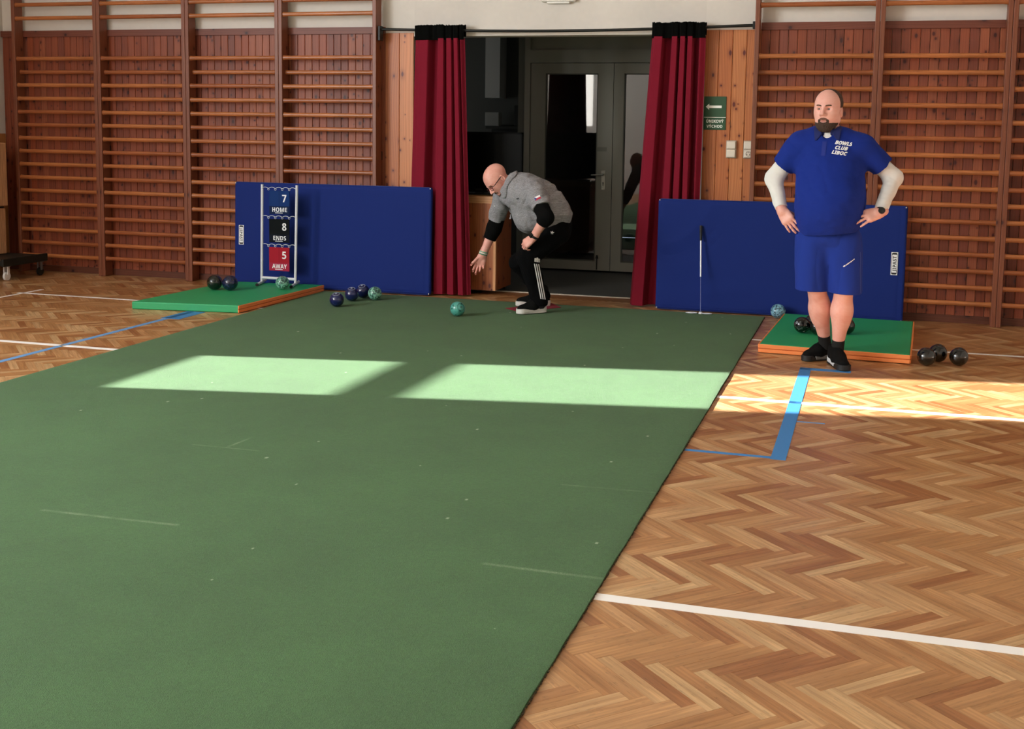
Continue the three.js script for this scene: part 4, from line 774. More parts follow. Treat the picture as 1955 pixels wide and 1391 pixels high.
// ---------------------------------------------------------------- standing man
{
  const t = thing('person', 'man in a blue polo shirt and blue shorts standing with hands on hips', 'person', [3.33, 0.0012, 2.05]);
  // head
  const hm = frame([-0.022, 1.648, 0.0], [0.965, -0.01, 0.26], [0.0, 1, -0.02]); hm.scale(V(1.0, 1.0, 1.0));
  const hl = headField({ wide: 1.04, jaw: 1.2 }), head = orient(hl, hm);
  const neckBase = cone([-0.012, 1.5, -0.035], [0.0, 1.42, -0.045], 0.066, 0.085);
  const headN = (x, y, z) => smin(head(x, y, z), neckBase(x, y, z), 0.03);
  const headG = mesh(headN, [-0.15, 1.4, -0.17], [0.13, 1.8, 0.17], 0.0034);
  // hands on hips
  const wrR = [-0.287, 1.005, 0.035], wrL = [0.322, 1.012, 0.085];
  const mR = frame2(wrR, [0.58, -0.8, 0.3], [-0.3, 0.1, 0.93]), mL = frame2(wrL, [-1.0, -0.3, 0.42], [0.2, 0.5, 0.85]);      // backs of the hands to the viewer
  const handR = orient(handField(-1, [[0.35, 0.35, 0.2], [0.3, 0.3, 0.2], [0.26, 0.3, 0.2], [0.22, 0.25, 0.2]], [0.12, 0.03, -0.06, -0.16], [0.3, 2.2, 0.1], 0.98), mR);
  const handL = orient(handField(1, [[0.3, 0.35, 0.25], [0.22, 0.3, 0.2], [0.18, 0.25, 0.2], [0.12, 0.2, 0.15]], [0.16, 0.04, -0.1, -0.26], [0.3, 2.2, 0.1], 0.98), mL);
  const elR = [-0.352, 1.205, -0.08], elL = [0.395, 1.225, -0.08], shR = [-0.2, 1.42, -0.03], shL = [0.2, 1.415, -0.03];
  const armR = union(0.02, cone(elR, wrR, 0.045, 0.029), handR), armL = union(0.02, cone(elL, wrL, 0.045, 0.029), handL);
  const gR = mesh(armR, ...boxOf([wrR, [wrR[0] + 0.13, wrR[1] - 0.17, wrR[2] + 0.11], [wrR[0] - 0.03, wrR[1] + 0.08, wrR[2] - 0.06]], 0.045), 0.0034);
  const gL = mesh(armL, ...boxOf([wrL, [wrL[0] - 0.21, wrL[1] - 0.11, wrL[2] + 0.15], [wrL[0] + 0.03, wrL[1] + 0.08, wrL[2] - 0.08]], 0.045), 0.0034);
  // legs (bare shins) and the hidden trunk that joins everything
  const knR = [-0.05, 0.5, -0.03], knL = [0.122, 0.5, 0.0], anR = [0.012, 0.12, -0.2], anL = [0.098, 0.11, -0.075];
  const shin = (k, a, s) => { const c = lerp3(k, a, 0.36); return union(0.03, cone(k, c, 0.06, 0.064), cone(c, a, 0.063, 0.034), ell([c[0] + s * 0.003, c[1], c[2] - 0.022], [0.064, 0.125, 0.06]), ell([k[0], k[1] - 0.01, k[2] + 0.03], [0.045, 0.05, 0.03])); };
  const legs = union(0.005, shin(knR, anR, -1), shin(knL, anL, 1));
  const legG = mesh(legs, [-0.16, 0.08, -0.3], [0.24, 0.6, 0.12], 0.006);
  const trunk = union(0.05, cone([0, 1.4, -0.04], [0.01, 0.95, 0.0], 0.12, 0.14), cone([-0.05, 0.88, 0], knR, 0.09, 0.05), cone([0.08, 0.88, 0], knL, 0.09, 0.05), cone(shR, elR, 0.045, 0.035), cone(shL, elL, 0.045, 0.035), cone([0, 1.42, -0.04], shR, 0.06, 0.045), cone([0, 1.42, -0.04], shL, 0.06, 0.045));
  const trunkG = mesh(trunk, [-0.45, 0.4, -0.22], [0.5, 1.58, 0.22], 0.016);
  part('body', merge2([headG, gR, gL, legG, trunkG]), skinA, t);
  eyesOn(t, hm);
  // hair: short dark crop with a bald forehead; beard round mouth and chin
  const hairTex = texture(128, 128, (u, v) => { const n = hash2(u * 128, v * 128, 111); return [0.75 + 0.5 * (n - 0.5), 0.72 + 0.5 * (n - 0.5), 0.7 + 0.5 * (n - 0.5)]; }, { repeat: [20, 20] });
  const hairL = (x, y, z) => {
    const d = hl(x, y, z) - 0.0035 + 0.0015 * noise3.noise(x * 120, y * 120, z * 120);
    const ax = Math.abs(x), front = z - (0.026 + 0.42 * (ax - 0.045) * (ax > 0.045 ? 0.2 : 1) - 0.1 * Math.max(0, 0.1 - y) + 0.012 * Math.max(0, (0.055 - ax) / 0.055));      // receding hairline
    const low = -(y - (z > -0.035 ? 0.0 : -0.055 - 0.25 * (z + 0.035))), side = z > 0.0 ? -(y - 0.015) : -1;
    const ear = Math.hypot(Math.abs(x) - 0.083, (y + 0.012) * 0.75, z + 0.012) - 0.027; return Math.max(d, front, low, side, -ear);
  };
  const G = (f, lo, hi, c) => mesh(f, lo, hi, c).applyMatrix4(hm);
  part('hair', G(hairL, [-0.11, -0.12, -0.14], [0.11, 0.16, 0.12], 0.004), std('#5a4539', 0.95, { map: hairTex }), t);
  const beardL = (x, y, z) => {
    const base = hl(x, y, z) - 0.003 + 0.0035 * noise3.noise(x * 130, y * 130, z * 130), ax = Math.abs(x);
    const chin = Math.max(y + 0.088 - 0.12 * ax, -(y + 0.142), -(z - 0.012 - 0.2 * (y + 0.12)));
    const oval = (w, h) => Math.hypot(x / w, (y + 0.074) / h) - 1, ring = Math.max(oval(0.035, 0.027) * 0.03, -oval(0.021, 0.0082) * 0.01, -(z - 0.045)), tash = ring, drop = ring;
    return Math.max(base, Math.min(chin, Math.max(ring, y + 0.066 - 0.5 * Math.max(0, ax - 0.02))));
  };
  part('beard', G(beardL, [-0.1, -0.17, -0.03], [0.1, -0.02, 0.14], 0.003), std('#57443a', 0.95, { map: hairTex }), t);
  const tashL = (x, y, z) => Math.max(hl(x, y, z) - 0.0016 + 0.002 * noise3.noise(x * 140, y * 140, z * 140), (Math.hypot(x / 0.034, (y + 0.074) / 0.023) - 1) * 0.02, -(y + 0.0665), -(z - 0.045));
  part('moustache', G(tashL, [-0.05, -0.08, 0.03], [0.05, -0.03, 0.13], 0.0025), std('#8b6455', 0.95, { map: hairTex }), t);
  const lipL = (x, y, z) => Math.max(hl(x, y, z) - 0.0006, Math.hypot(x / 0.021, (y + 0.0735) / 0.008) * 0.01 - 0.01, -(z - 0.05));
  part('lips', G(lipL, [-0.03, -0.09, 0.05], [0.03, -0.055, 0.12], 0.0025), std('#c08076', 0.6), t);
  const browL = (x, y, z) => Math.max(hl(x, y, z) - 0.003, Math.abs(y - 0.026 - 0.06 * (Math.abs(x) - 0.03) + 9 * (Math.abs(x) - 0.034) ** 2) - 0.0042, Math.abs(Math.abs(x) - 0.031) - 0.018, -z + 0.05);
  part('eyebrows', G(browL, [-0.07, 0, 0.04], [0.07, 0.06, 0.13], 0.003), std('#5d4436', 0.9), t);
  // blue polo shirt
  const tor = union(0.09,
    ell([0, 1.3, -0.02], [0.215, 0.22, 0.145]), ell([0.015, 1.1, 0.035], [0.222, 0.25, 0.19]), ell([0.008, 0.95, 0.02], [0.196, 0.2, 0.172]),
    cone([-0.13, 1.432, -0.04], [0.13, 1.432, -0.04], 0.075, 0.075), cone([-0.08, 1.475, -0.04], [0.07, 1.475, -0.04], 0.05, 0.05), ell([0.03, 1.07, 0.1], [0.15, 0.15, 0.14]));
  const dR = [elR[0] - shR[0], elR[1] - shR[1], elR[2] - shR[2]], dL = [elL[0] - shL[0], elL[1] - shL[1], elL[2] - shL[2]];
  const slR = cut(cone(shR, elR, 0.088, 0.074), plane(lerp3(shR, elR, 0.66), [dR[0] - 0.02, dR[1], dR[2]])), slL = cut(cone(shL, elL, 0.088, 0.074), plane(lerp3(shL, elL, 0.66), [dL[0], dL[1], dL[2]]));
  const hole = cone([-0.018, 1.49, 0.01], [-0.018, 1.62, 0.0], 0.05, 0.085), vee = cone([-0.03, 1.45, 0.14], [-0.02, 1.52, 0.06], 0.012, 0.045);
  const hem = plane([0, 0.862, 0], [0.1, -1, 0]);
  const shirt = (x, y, z) => { let d = Math.min(smin(smin(tor(x, y, z), slR(x, y, z), 0.05), slL(x, y, z), 0.05), 9); d += folds(x, y, z, 3.3, 0.008, [1, 1.2, 1]) * (0.6 + 0.6 * Math.min(1, Math.max(0, (1.2 - y) * 2.2))) + crease(x, y, z, 1.7, 0.007, 3.2, [1.2, 1.5, 1]); d = smax(d, -hole(x, y, z), 0.008); d = smax(d, -vee(x, y, z), 0.006); return Math.max(d, hem(x, y, z)); };
  const shirtM = phys('#182d82', 0.9, { specularIntensity: 0.3, bumpMap: fabricBump, bumpScale: 0.0006, sheen: 0.3, sheenColor: new THREE.Color().setRGB(0.1, 0.14, 0.4) });
  part('polo_shirt', mesh(shirt, [-0.5, 0.82, -0.26], [0.52, 1.58, 0.32], 0.0075), shirtM, t);
  // collar wings
  const collar = (x, y, z) => { const ring = Math.abs(Math.hypot((x + 0.012) / 0.088, (z + 0.035) / 0.088) - 1.0) * 0.085 - 0.006; const up = Math.max(y - (1.545 - 0.14 * (z + 0.06)), -(y - (1.475 - 0.2 * Math.max(0, z)))); const gap = (z > 0.02 ? 0.018 + 0.0 * x - Math.abs(x + 0.02) : -1); return Math.max(ring, up, gap); };
  part('collar', mesh(collar, [-0.14, 1.42, -0.16], [0.12, 1.6, 0.1], 0.005), std('#16225f', 0.85), t, 'navy polo collar');
  const wing = s => { const f = (x, y, z) => { const d = Math.abs(shirt(x, y, z) - 0.004) - 0.004, a = plane([-0.02 + s * 0.03, 1.5, 0], [-s * 1, -0.75, 0])(x, y, z), b = plane([-0.02 + s * 0.078, 1.475, 0], [s * 1, -0.15, 0])(x, y, z), c = plane([0, 1.468, 0], [-s * 0.15, -1, 0])(x, y, z); return Math.max(d, a, b, c, -z + 0.01, y - 1.56); }; return f; };
  part('collar_wing', mesh(wing(-1), [-0.16, 1.42, 0], [0, 1.58, 0.18], 0.004), std('#16225f', 0.85), t);
  part('collar_wing', mesh(wing(1), [-0.06, 1.42, 0], [0.14, 1.58, 0.18], 0.004), std('#16225f', 0.85), t);
  part('button_placket', printPatch(shirt, [-0.05, 1.36, 0.3], [0.026, 0, 0], [0.004, 0.09, 0], [0, 0, -1], 4, 12, 0.002), std('#172a80', 0.85), t);
  // white undershirt neck and long sleeves
  const white = phys('#e0ddd9', 0.95, { bumpMap: fabricBump, bumpScale: 0.0006 });
  const under = cut(union(0.02, cone([-0.012, 1.36, -0.02], [-0.012, 1.5, -0.025], 0.12, 0.079)), plane([-0.02, 1.505, 0.05], [0.1, 1, 0.55]), plane([0, 1.42, 0], [0, -1, 0]));
  part('undershirt', mesh(under, [-0.14, 1.38, -0.16], [0.12, 1.56, 0.12], 0.005), white, t);
  const sleeve = (s0, e0, w0, seed) => { const a = lerp3(s0, e0, 0.45), f0 = union(0.03, cone(a, e0, 0.06, 0.056), cone(e0, w0, 0.057, 0.041)), d = [w0[0] - e0[0], w0[1] - e0[1], w0[2] - e0[2]], end = plane(lerp3(e0, w0, 0.93), d); return (x, y, z) => Math.max(f0(x, y, z) + folds(x, y, z, seed, 0.003, [1, 2.2, 1]) + crease(x, y, z, seed, 0.0035, 6, [1, 2.0, 1]), end(x, y, z)); };
  const sr = sleeve(shR, elR, wrR, 1.1), sl = sleeve(shL, elL, wrL, 2.7);
  part('long_sleeve', mesh(sr, [-0.44, 0.98, -0.17], [-0.18, 1.4, 0.1], 0.006), white, t); part('long_sleeve', mesh(sl, [0.2, 0.98, -0.17], [0.48, 1.4, 0.14], 0.006), white, t);
  // print on the chest
  const chest = canvasTex(384, 320, (c, w, h) => { c.fillStyle = '#000'; c.fillRect(0, 0, w, h); c.fillStyle = '#fff'; c.font = 'italic bold 92px sans-serif'; c.textAlign = 'center'; c.textBaseline = 'middle'; c.save(); c.translate(w / 2, h / 2); c.rotate(0.06); c.transform(1, 0, -0.06, 1, 0, 0); [['BOWLS', 330], ['CLUB', 250], ['LIBOC', 290]].forEach(([q, m], i) => { c.lineWidth = 6; c.strokeStyle = '#fff'; c.strokeText(q, [22, 0, -18][i], (i - 1) * 96, m); c.fillText(q, [22, 0, -18][i], (i - 1) * 96, m); }); c.restore(); });
  chest.colorSpace = THREE.NoColorSpace;
  part('chest_lettering', printPatch(shirt, [0.003, 1.362, 0.32], [0.128, -0.008, 0], [0.004, 0.104, 0], [0, 0, -1], 16, 14, 0.0022), std('#f2f4f8', 0.7, { alphaMap: chest, transparent: true }), t, 'white lettering bowls club liboc');
  // shorts
  const tube = (hip, kn, fl) => cone(hip, kn, 0.125, fl);
  const shF = union(0.035, ell([0.01, 0.86, 0.0], [0.182, 0.12, 0.135]), tube([-0.075, 0.82, -0.005], [-0.082, 0.5, 0.0], 0.108), tube([0.1, 0.82, 0.0], [0.135, 0.5, 0.015], 0.104));
  const slit = cone([0.024, 0.7, 0.14], [0.028, 0.42, 0.14], 0.004, 0.006);
  const shorts = (x, y, z) => { let d = shF(x, y, z) + folds(x, y, z, 7.7, 0.005, [1.1, 0.6, 1]) + crease(x, y, z, 4.1, 0.007, 4, [1.6, 0.5, 1]); d = Math.max(d, -(y - 0.487 + 0.03 * (x - 0.02))); const crotch = Math.max(0.0, Math.hypot(x - 0.026, Math.max(0, y - 0.66) * 0.8)) - 0.004 + Math.max(0, 0.1 - z) * 0.2; d = smax(d, -crotch, 0.014); return Math.max(d, y - 0.93); };
  const shortsM = phys('#1f358a', 0.9, { specularIntensity: 0.3, bumpMap: fabricBump, bumpScale: 0.0005, sheen: 0.3, sheenColor: new THREE.Color().setRGB(0.12, 0.15, 0.4) });
  part('shorts', mesh(shorts, [-0.25, 0.46, -0.19], [0.29, 0.95, 0.2], 0.0065), shortsM, t);
  const small = canvasTex(256, 64, (c, w, h) => { c.fillStyle = '#000'; c.fillRect(0, 0, w, h); c.fillStyle = '#fff'; c.beginPath(); c.ellipse(28, 34, 22, 17, 0, 0, 7); c.fill(); c.fillStyle = '#000'; c.fillRect(16, 31, 24, 6); c.fillStyle = '#fff'; for (const [q, w2, h2] of [[60, 14, 30], [80, 20, 24], [106, 16, 30], [128, 22, 22], [158, 18, 30], [182, 30, 18], [218, 26, 22]]) c.fillRect(q, 34 - h2 / 2, w2, h2); });
  small.colorSpace = THREE.NoColorSpace;
  part('shorts_print', printPatch(shorts, [0.15, 0.655, 0.25], [0.07, 0.055, -0.03], [-0.009, 0.015, 0], [-0.25, 0, -1], 10, 3, 0.002), std('#eceef4', 0.7, { alphaMap: small, transparent: true }), t, 'small illegible white print on the shorts');
  part('side_seam', printPatch(shorts, [0.262, 0.495, 0.09], [0.003, 0, -0.003], [-0.006, 0.26, 0], [-0.8, 0, -0.6], 1, 20, 0.0015), std('#4a5aa6', 0.7), t);
  // socks and shoes
  footOn(t, [0.052, -0.258], [-0.125, -0.105], anR, knR, { toe: 0.7, white: std('#6b6e6d', 0.6) }); footOn(t, [0.062, -0.142], [0.158, 0.15], anL, knL, { toe: 0.66 });
  // watch on the left wrist
  const wm = frame(lerp3(elL, wrL, 0.985), [0.1, 0.8, 0.5], [wrL[0] - elL[0], wrL[1] - elL[1], wrL[2] - elL[2]]);
  const strap = part('watch_strap', new THREE.TorusGeometry(0.031, 0.006, 8, 30).scale(1, 1, 1.7).rotateX(Math.PI / 2).applyMatrix4(wm), std('#15130f', 0.6), t);
  const wf = V(0, 0, 0), face = rbox(0.036, 0.012, 0.04, 0.005).rotateX(Math.PI / 2);
  part('watch_case', (() => { const g = new THREE.CylinderGeometry(0.021, 0.021, 0.013, 24).rotateX(Math.PI / 2); const e = wm.elements, nrm = V(0.25, 0.35, 1).normalize(); g.applyQuaternion(new THREE.Quaternion().setFromUnitVectors(V(0, 0, 1), nrm)); return g.translate(e[12] + nrm.x * 0.036, e[13] + nrm.y * 0.036, e[14] + nrm.z * 0.036); })(), phys('#0b0b0b', 0.2), strap);
}
// ---------------------------------------------------------------- bending man
{
  const t = thing('person', 'bald man in a grey polo shirt and black tracksuit trousers bending to bowl', 'person', [1.0, 0.0135, 0.65]);
  const shN = [0.0, 0.985, 0.14], elN = [0.132, 0.795, 0.245], wrN = [0.022, 0.632, 0.215], shF = [-0.33, 0.945, -0.1], elF = [-0.443, 0.655, -0.2], wrF = [-0.535, 0.43, -0.18];
  const SC = 1.0, hm = frame2([-0.348, 1.070, 0.012], [-0.66, 0.64, 0.36], [-0.44, -0.7, 0.55]); hm.scale(V(SC, SC, SC));
  const hl = headField({ wide: 1.02, jaw: 1.04 }), hInv = orient(hl, hm), head = (x, y, z) => hInv(x, y, z) * SC;
  const headG = mesh(head, [-0.53, 0.82, -0.2], [-0.09, 1.26, 0.24], 0.0038);
  const mN = frame2(wrN, [-0.72, -0.62, -0.05], [-0.3, 0.45, 0.85]), mF = frame2(wrF, [-0.3, -0.95, 0.05], [-0.35, 0.1, -0.93]);
  const handN = orient(handField(1, [[0.5, 0.9, 0.5], [0.5, 0.95, 0.5], [0.5, 1.0, 0.5], [0.5, 1.0, 0.5]], [0.06, 0.02, -0.03, -0.1], [0.5, 1.1, 0.4], 0.98), mN);
  const handF = orient(handField(-1, [[0.35, 0.45, 0.3], [0.3, 0.5, 0.35], [0.55, 0.6, 0.4], [0.8, 0.7, 0.4]], [0.14, 0.03, -0.1, -0.24], [0.55, 0.35, 0.1], 1.02), mF);
  const foreN = union(0.02, cone(elN, wrN, 0.046, 0.03), handN), foreF = union(0.02, cone(elF, wrF, 0.046, 0.03), handF);
  const gN = mesh(foreN, ...boxOf([elN, wrN, [wrN[0] - 0.15, wrN[1] - 0.14, wrN[2]]], 0.06), 0.0038), gF = mesh(foreF, ...boxOf([elF, wrF, [wrF[0] - 0.07, wrF[1] - 0.21, wrF[2]]], 0.065), 0.0038);
  const trunk = union(0.05, cone([-0.2, 1.0, 0], [0.1, 0.78, -0.06], 0.1, 0.12), cone([-0.2, 0.98, 0], shF, 0.06, 0.05), cone(shF, elF, 0.045, 0.04), cone([-0.12, 0.99, 0.02], shN, 0.07, 0.05), cone(shN, elN, 0.045, 0.04), cone([0.13, 0.72, -0.1], [0.0, 0.55, 0.05], 0.1, 0.06), cone([0.13, 0.72, -0.1], [-0.1, 0.48, -0.17], 0.1, 0.06));
  part('body', merge2([headG, gN, gF, mesh(trunk, [-0.52, 0.4, -0.32], [0.3, 1.15, 0.32], 0.016)]), skinB, t);
  eyesOn(t, hm);
  const G = (f, lo, hi, c) => mesh(f, lo, hi, c).applyMatrix4(hm);
  const stub = (x, y, z) => Math.max(hl(x, y, z) - 0.0028 + 0.002 * noise3.noise(x * 140, y * 140, z * 140), Math.min(Math.max(y + 0.088 - 0.2 * Math.abs(x), -(y + 0.14), -(z - 0.02)), Math.max(Math.abs(y + 0.053 + 0.2 * Math.abs(x)) - 0.006, Math.abs(x) - 0.03, -(z - 0.06))));
  part('beard', G(stub, [-0.09, -0.16, 0], [0.09, -0.02, 0.13], 0.0032), std('#5d4a42', 0.95), t, 'short greyish beard');
  const browL = (x, y, z) => Math.max(hl(x, y, z) - 0.0025, Math.abs(y - 0.027 + 0.1 * (Math.abs(x) - 0.03)) - 0.0035, Math.abs(Math.abs(x) - 0.031) - 0.016, -z + 0.05);
  part('eyebrows', G(browL, [-0.07, 0, 0.04], [0.07, 0.06, 0.13], 0.003), std('#8a6a58', 0.9), t);
  // spectacles
  const gl = part('spectacles', mg([
    ...[-1, 1].flatMap(s => [new THREE.TorusGeometry(0.021, 0.0026, 8, 28).scale(1.15, 0.8, 1).translate(s * 0.032, -0.001, 0.108), rod(V(s * 0.056, 0.006, 0.107), V(s * 0.078, 0.008, 0.085), 0.002), rod(V(s * 0.078, 0.008, 0.085), V(s * 0.0855, 0.012, -0.008), 0.0032)]),
    rod(V(-0.009, 0.003, 0.109), V(0.009, 0.003, 0.109), 0.0018)]).applyMatrix4(hm), std('#2b0f0c', 0.4), t);
  for (const s of [-1, 1]) part('spectacle_lens', new THREE.CircleGeometry(0.0205, 28).scale(1.15, 0.8, 1).translate(s * 0.032, -0.001, 0.108).applyMatrix4(hm), glassPane, gl);
  // grey polo shirt
  const tor = union(0.08, ell([0.09, 0.795, -0.075], [0.172, 0.165, 0.19]), ell([0.01, 0.885, -0.03], [0.185, 0.19, 0.19]), ell([-0.115, 0.965, 0.0], [0.165, 0.17, 0.195]), ell([-0.075, 0.785, -0.01], [0.135, 0.155, 0.15]), cone([-0.185, 1.01, 0.0], [-0.215, 1.03, 0.0], 0.085, 0.075), cone([-0.17, 0.975, 0], shF, 0.115, 0.085), cone([-0.08, 0.99, 0.03], shN, 0.115, 0.088));
  const dN = elN.map((v, i) => v - shN[i]), dF = elF.map((v, i) => v - shF[i]);
  const slN = cut(cone(shN, elN, 0.088, 0.077), plane(lerp3(shN, elN, 0.62), dN)), slF = cut(cone(shF, elF, 0.086, 0.07), plane(lerp3(shF, elF, 0.74), dF));
  const hx = hm.elements, neckHole = cone([-0.235, 1.025, 0.005], [-0.33, 1.1, 0.02], 0.072, 0.11);
  const shirt = (x, y, z) => {
    let d = smin(smin(tor(x, y, z), slN(x, y, z), 0.03), slF(x, y, z), 0.03);
    d += folds(x, y, z, 5.1, 0.009, [1.3, 1.0, 1.0]) + crease(x, y, z, 2.9, 0.012, 5.5, [1.3, 0.7, 0.8]) + 0.004 * Math.sin((x * 0.75 - y * 0.9) * 60 + 4 * noise3.noise(x * 5, y * 5, z * 5)) * Math.min(1, Math.max(0, (x + 0.05) * 6));
    d = smax(d, -neckHole(x, y, z), 0.01);
    return Math.max(d, plane([0.12, 0.685, 0], [0.36, -1, 0.06])(x, y, z) - 0.02 * Math.max(0, -x - 0.05) * 0);
  };
  const heather = texture(256, 256, (u, v) => { const n = hash2(u * 256, v * 256, 121), m = vnoise(u * 20, v * 90, 20, 90, 122), l = 0.72 + 0.3 * (n - 0.5) + 0.25 * (m - 0.5); return [l, l, l * 1.01]; }, { repeat: [9, 9] });
  const greyM = phys('#c6c4c7', 0.9, { specularIntensity: 0.3, map: heather, bumpMap: fabricBump, bumpScale: 0.0006 });
  part('polo_shirt', mesh(shirt, [-0.56, 0.58, -0.32], [0.34, 1.2, 0.36], 0.0072), greyM, t);
  // collar standing round the neck
  const collar = (x, y, z) => Math.max(Math.abs(shirt(x, y, z) - 0.008) - 0.006, neckHole(x, y, z) - 0.042 - 0.03 * Math.max(0, Math.min(1, (z - 0.03) * 12)), 0.014 - Math.hypot(x + 0.30, y - 0.95, (z - 0.03) * 0.7) * 0.4);
  part('collar', mesh(collar, [-0.45, 0.86, -0.2], [-0.06, 1.2, 0.22], 0.0045), greyM, t);
  part('button_placket', printPatch(shirt, [-0.40, 0.90, 0.30], [0.02, 0.012, 0.0], [0.12, -0.19, 0], [0.05, 0.1, -1], 3, 24, 0.003), greyM, t);
  part('button', new THREE.SphereGeometry(0.006, 10, 8).translate(-0.348, 0.86, 0.085), std('#d8d8d8', 0.4), t);
  // small prints
  const flag = canvasTex(96, 64, (c) => { c.fillStyle = '#f4f2f4'; c.fillRect(0, 0, 96, 32); c.fillStyle = '#b8203c'; c.fillRect(0, 32, 96, 32); c.fillStyle = '#29408a'; c.beginPath(); c.moveTo(0, 0); c.lineTo(40, 32); c.lineTo(0, 64); c.fill(); });
  part('sleeve_flag', printPatch(shirt, [0.045, 0.925, 0.42], [0.044, 0.022, 0], [-0.012, 0.026, 0], [0, 0, -1], 5, 4, 0.003), std('#ffffff', 0.7, { map: flag }), t, 'small white, red and blue flag on the sleeve');
  part('chest_mark', printPatch(shirt, [-0.135, 0.925, 0.42], [0.025, 0.004, 0], [0, 0.012, 0], [0, 0, -1], 3, 2, 0.003), std('#3c3d42', 0.7), t, 'small dark mark on the chest');
  // black elbow sleeves
  const blackM = phys('#070707', 0.95, { specularIntensity: 0.25, bumpMap: fabricBump, bumpScale: 0.0008 });
  const elbow = (s0, e0, w0, k0, k1) => { const f = union(0.02, cone(lerp3(s0, e0, k0), e0, 0.066, 0.064), cone(e0, lerp3(e0, w0, k1), 0.064, 0.054)), pl = plane(lerp3(e0, w0, k1), w0.map((v, i) => v - e0[i])); return (x, y, z) => Math.max(f(x, y, z) + folds(x, y, z, 8.2, 0.0025), pl(x, y, z)); };
  part('elbow_sleeve', mesh(elbow(shN, elN, wrN, 0.5, 0.33), ...boxOf([shN, elN, lerp3(elN, wrN, 0.4)], 0.08), 0.006), blackM, t); part('elbow_sleeve', mesh(elbow(shF, elF, wrF, 0.6, 0.42), ...boxOf([lerp3(shF, elF, 0.5), elF, lerp3(elF, wrF, 0.45)], 0.085), 0.006), blackM, t);
  // trousers
  const hipN = [0.14, 0.66, -0.03], hipF = [0.07, 0.65, -0.18], knN = [-0.055, 0.465, 0.12], knF = [-0.21, 0.378, -0.155], anN = [0.035, 0.085, 0.035], anF = [-0.04, 0.085, -0.335];
  const trou = union(0.05, ell([0.1, 0.705, -0.1], [0.155, 0.13, 0.175]), cone(hipN, knN, 0.12, 0.088), cone(hipF, knF, 0.115, 0.08)), legN = cone(knN, anN, 0.088, 0.068), legF = cone(knF, anF, 0.078, 0.06);
  const pants = (x, y, z) => { let d = smin(trou(x, y, z), Math.min(smin(legN(x, y, z), 9, 0.01), legF(x, y, z)), 0.03) + folds(x, y, z, 2.2, 0.006, [1, 0.8, 1]) + crease(x, y, z, 6.1, 0.01, 4.5, [1, 1, 1]); return Math.max(d, -(y - 0.06)); };
  part('tracksuit_trousers', mesh(pants, [-0.34, 0.04, -0.44], [0.34, 0.86, 0.28], 0.0075), phys('#060607', 0.95, { specularIntensity: 0.25, bumpMap: fabricBump, bumpScale: 0.0006 }), t);
  const wM = std('#fafaf8', 0.7);
  for (let i = 0; i < 3; i++) part('side_stripe', printPatch(pants, [0.071 + i * 0.0175, 0.425 - i * 0.002, 0.36], [0.009, 0, 0], [0.06, -0.29, 0], [-0.275, -0.05, -0.96], 2, 40, 0.0025), wM, t, 'white stripe down the trouser leg');
  const crown = canvasTex(128, 96, (c) => { c.fillStyle = '#000'; c.fillRect(0, 0, 128, 96); c.fillStyle = '#fff'; c.fillRect(10, 44, 108, 40); for (const [x, h] of [[10, 18], [46, 4], [82, 18]]) { c.beginPath(); c.roundRect(x, h, 36, 60, 12); c.fill(); } c.fillStyle = '#000'; c.fillRect(44, 52, 4, 32); c.fillRect(80, 52, 4, 32); }); crown.colorSpace = THREE.NoColorSpace;
  part('trouser_emblem', printPatch(pants, [0.07, 0.437, 0.36], [0.056, -0.01, 0], [0.002, 0.044, 0], [-0.275, -0.05, -0.96], 6, 5, 0.003), std('#ecebe8', 0.7, { alphaMap: crown, transparent: true }), t, 'white three-pronged emblem above the stripes');
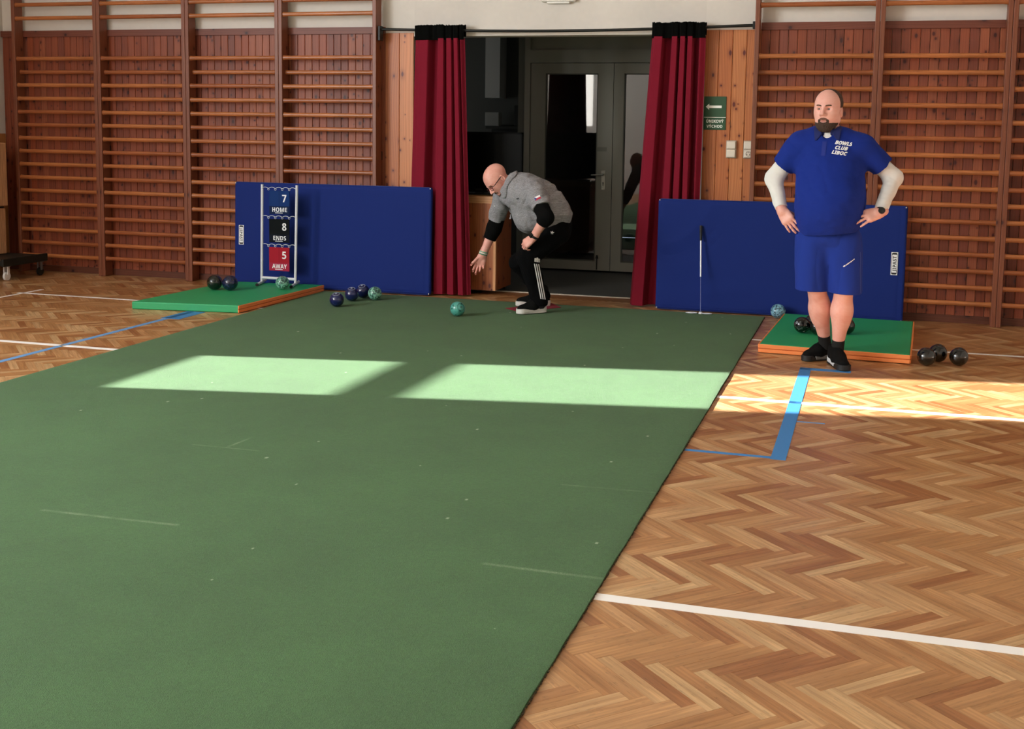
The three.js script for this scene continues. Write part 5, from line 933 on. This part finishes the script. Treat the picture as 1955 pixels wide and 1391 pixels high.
  const leafT = canvasTex(64, 64, (c) => { c.fillStyle = '#000'; c.fillRect(0, 0, 64, 64); c.fillStyle = '#fff'; for (const a of [-0.9, 0, 0.9]) { c.save(); c.translate(32, 38); c.rotate(a); c.beginPath(); c.ellipse(0, -16, 8, 17, 0, 0, 7); c.fill(); c.restore(); } c.fillRect(14, 44, 36, 4); }); leafT.colorSpace = THREE.NoColorSpace;
  part('hip_emblem', printPatch(pants, [0.125, 0.648, 0.36], [0.034, -0.006, 0], [0.004, 0.034, 0], [0, 0, -1], 4, 4, 0.003), std('#ecebe8', 0.7, { alphaMap: leafT, transparent: true }), t, 'small white three-leaf emblem at the hip');
  const sw = std('#d5d2cc', 0.5);
  footOn(t, [0.07, -0.02], [-0.12, 0.176], anN, knN, { sole: 1, sock: false, white: sw }); footOn(t, [0.014, -0.362], [-0.262, -0.248], anF, knF, { sole: 1, sock: false, white: sw });
  const sk = [anN, anF].map(a => cone([a[0], 0.06, a[2]], [a[0], 0.14, a[2]], 0.043, 0.042));
  for (const [i, a] of [anN, anF].entries()) part('sock', mesh(sk[i], [a[0] - 0.06, 0.03, a[2] - 0.06], [a[0] + 0.06, 0.19, a[2] + 0.06], 0.006), sockM, t);
  // wrist watch and bracelets
  const wd = wrN.map((v, i) => v - elN[i]), wm = frame2(lerp3(elN, wrN, 0.93), wd, [-0.2, 0.5, 0.85]);
  const strap = part('watch_strap', new THREE.TorusGeometry(0.0335, 0.0062, 8, 30).scale(1, 1, 1.8).rotateX(Math.PI / 2).applyMatrix4(wm), std('#0c0c0c', 0.6), t);
  part('watch_case', rbox(0.032, 0.036, 0.014, 0.005).translate(0, 0, 0.037).applyMatrix4(wm), phys('#0a0a0a', 0.2), strap);
  const fd = wrF.map((v, i) => v - elF[i]);
  [['#7fb79a', 0.9, 'green'], ['#dfe6dc', 0.95, 'white'], ['#4f8a68', 0.99, 'dark green']].forEach(([c, k, n]) => part('bracelet', new THREE.TorusGeometry(0.0345, 0.0045, 8, 30).rotateX(Math.PI / 2).applyMatrix4(frame2(lerp3(elF, wrF, k), [fd[0] + 0.03, fd[1], fd[2]], [0, 0, 1])), std(c, 0.6), t, `${n} wristband`));
}
scene.traverse(o => { if (o.isMesh) { o.castShadow = true; o.receiveShadow = true; } });
renderer.render(scene, camera);
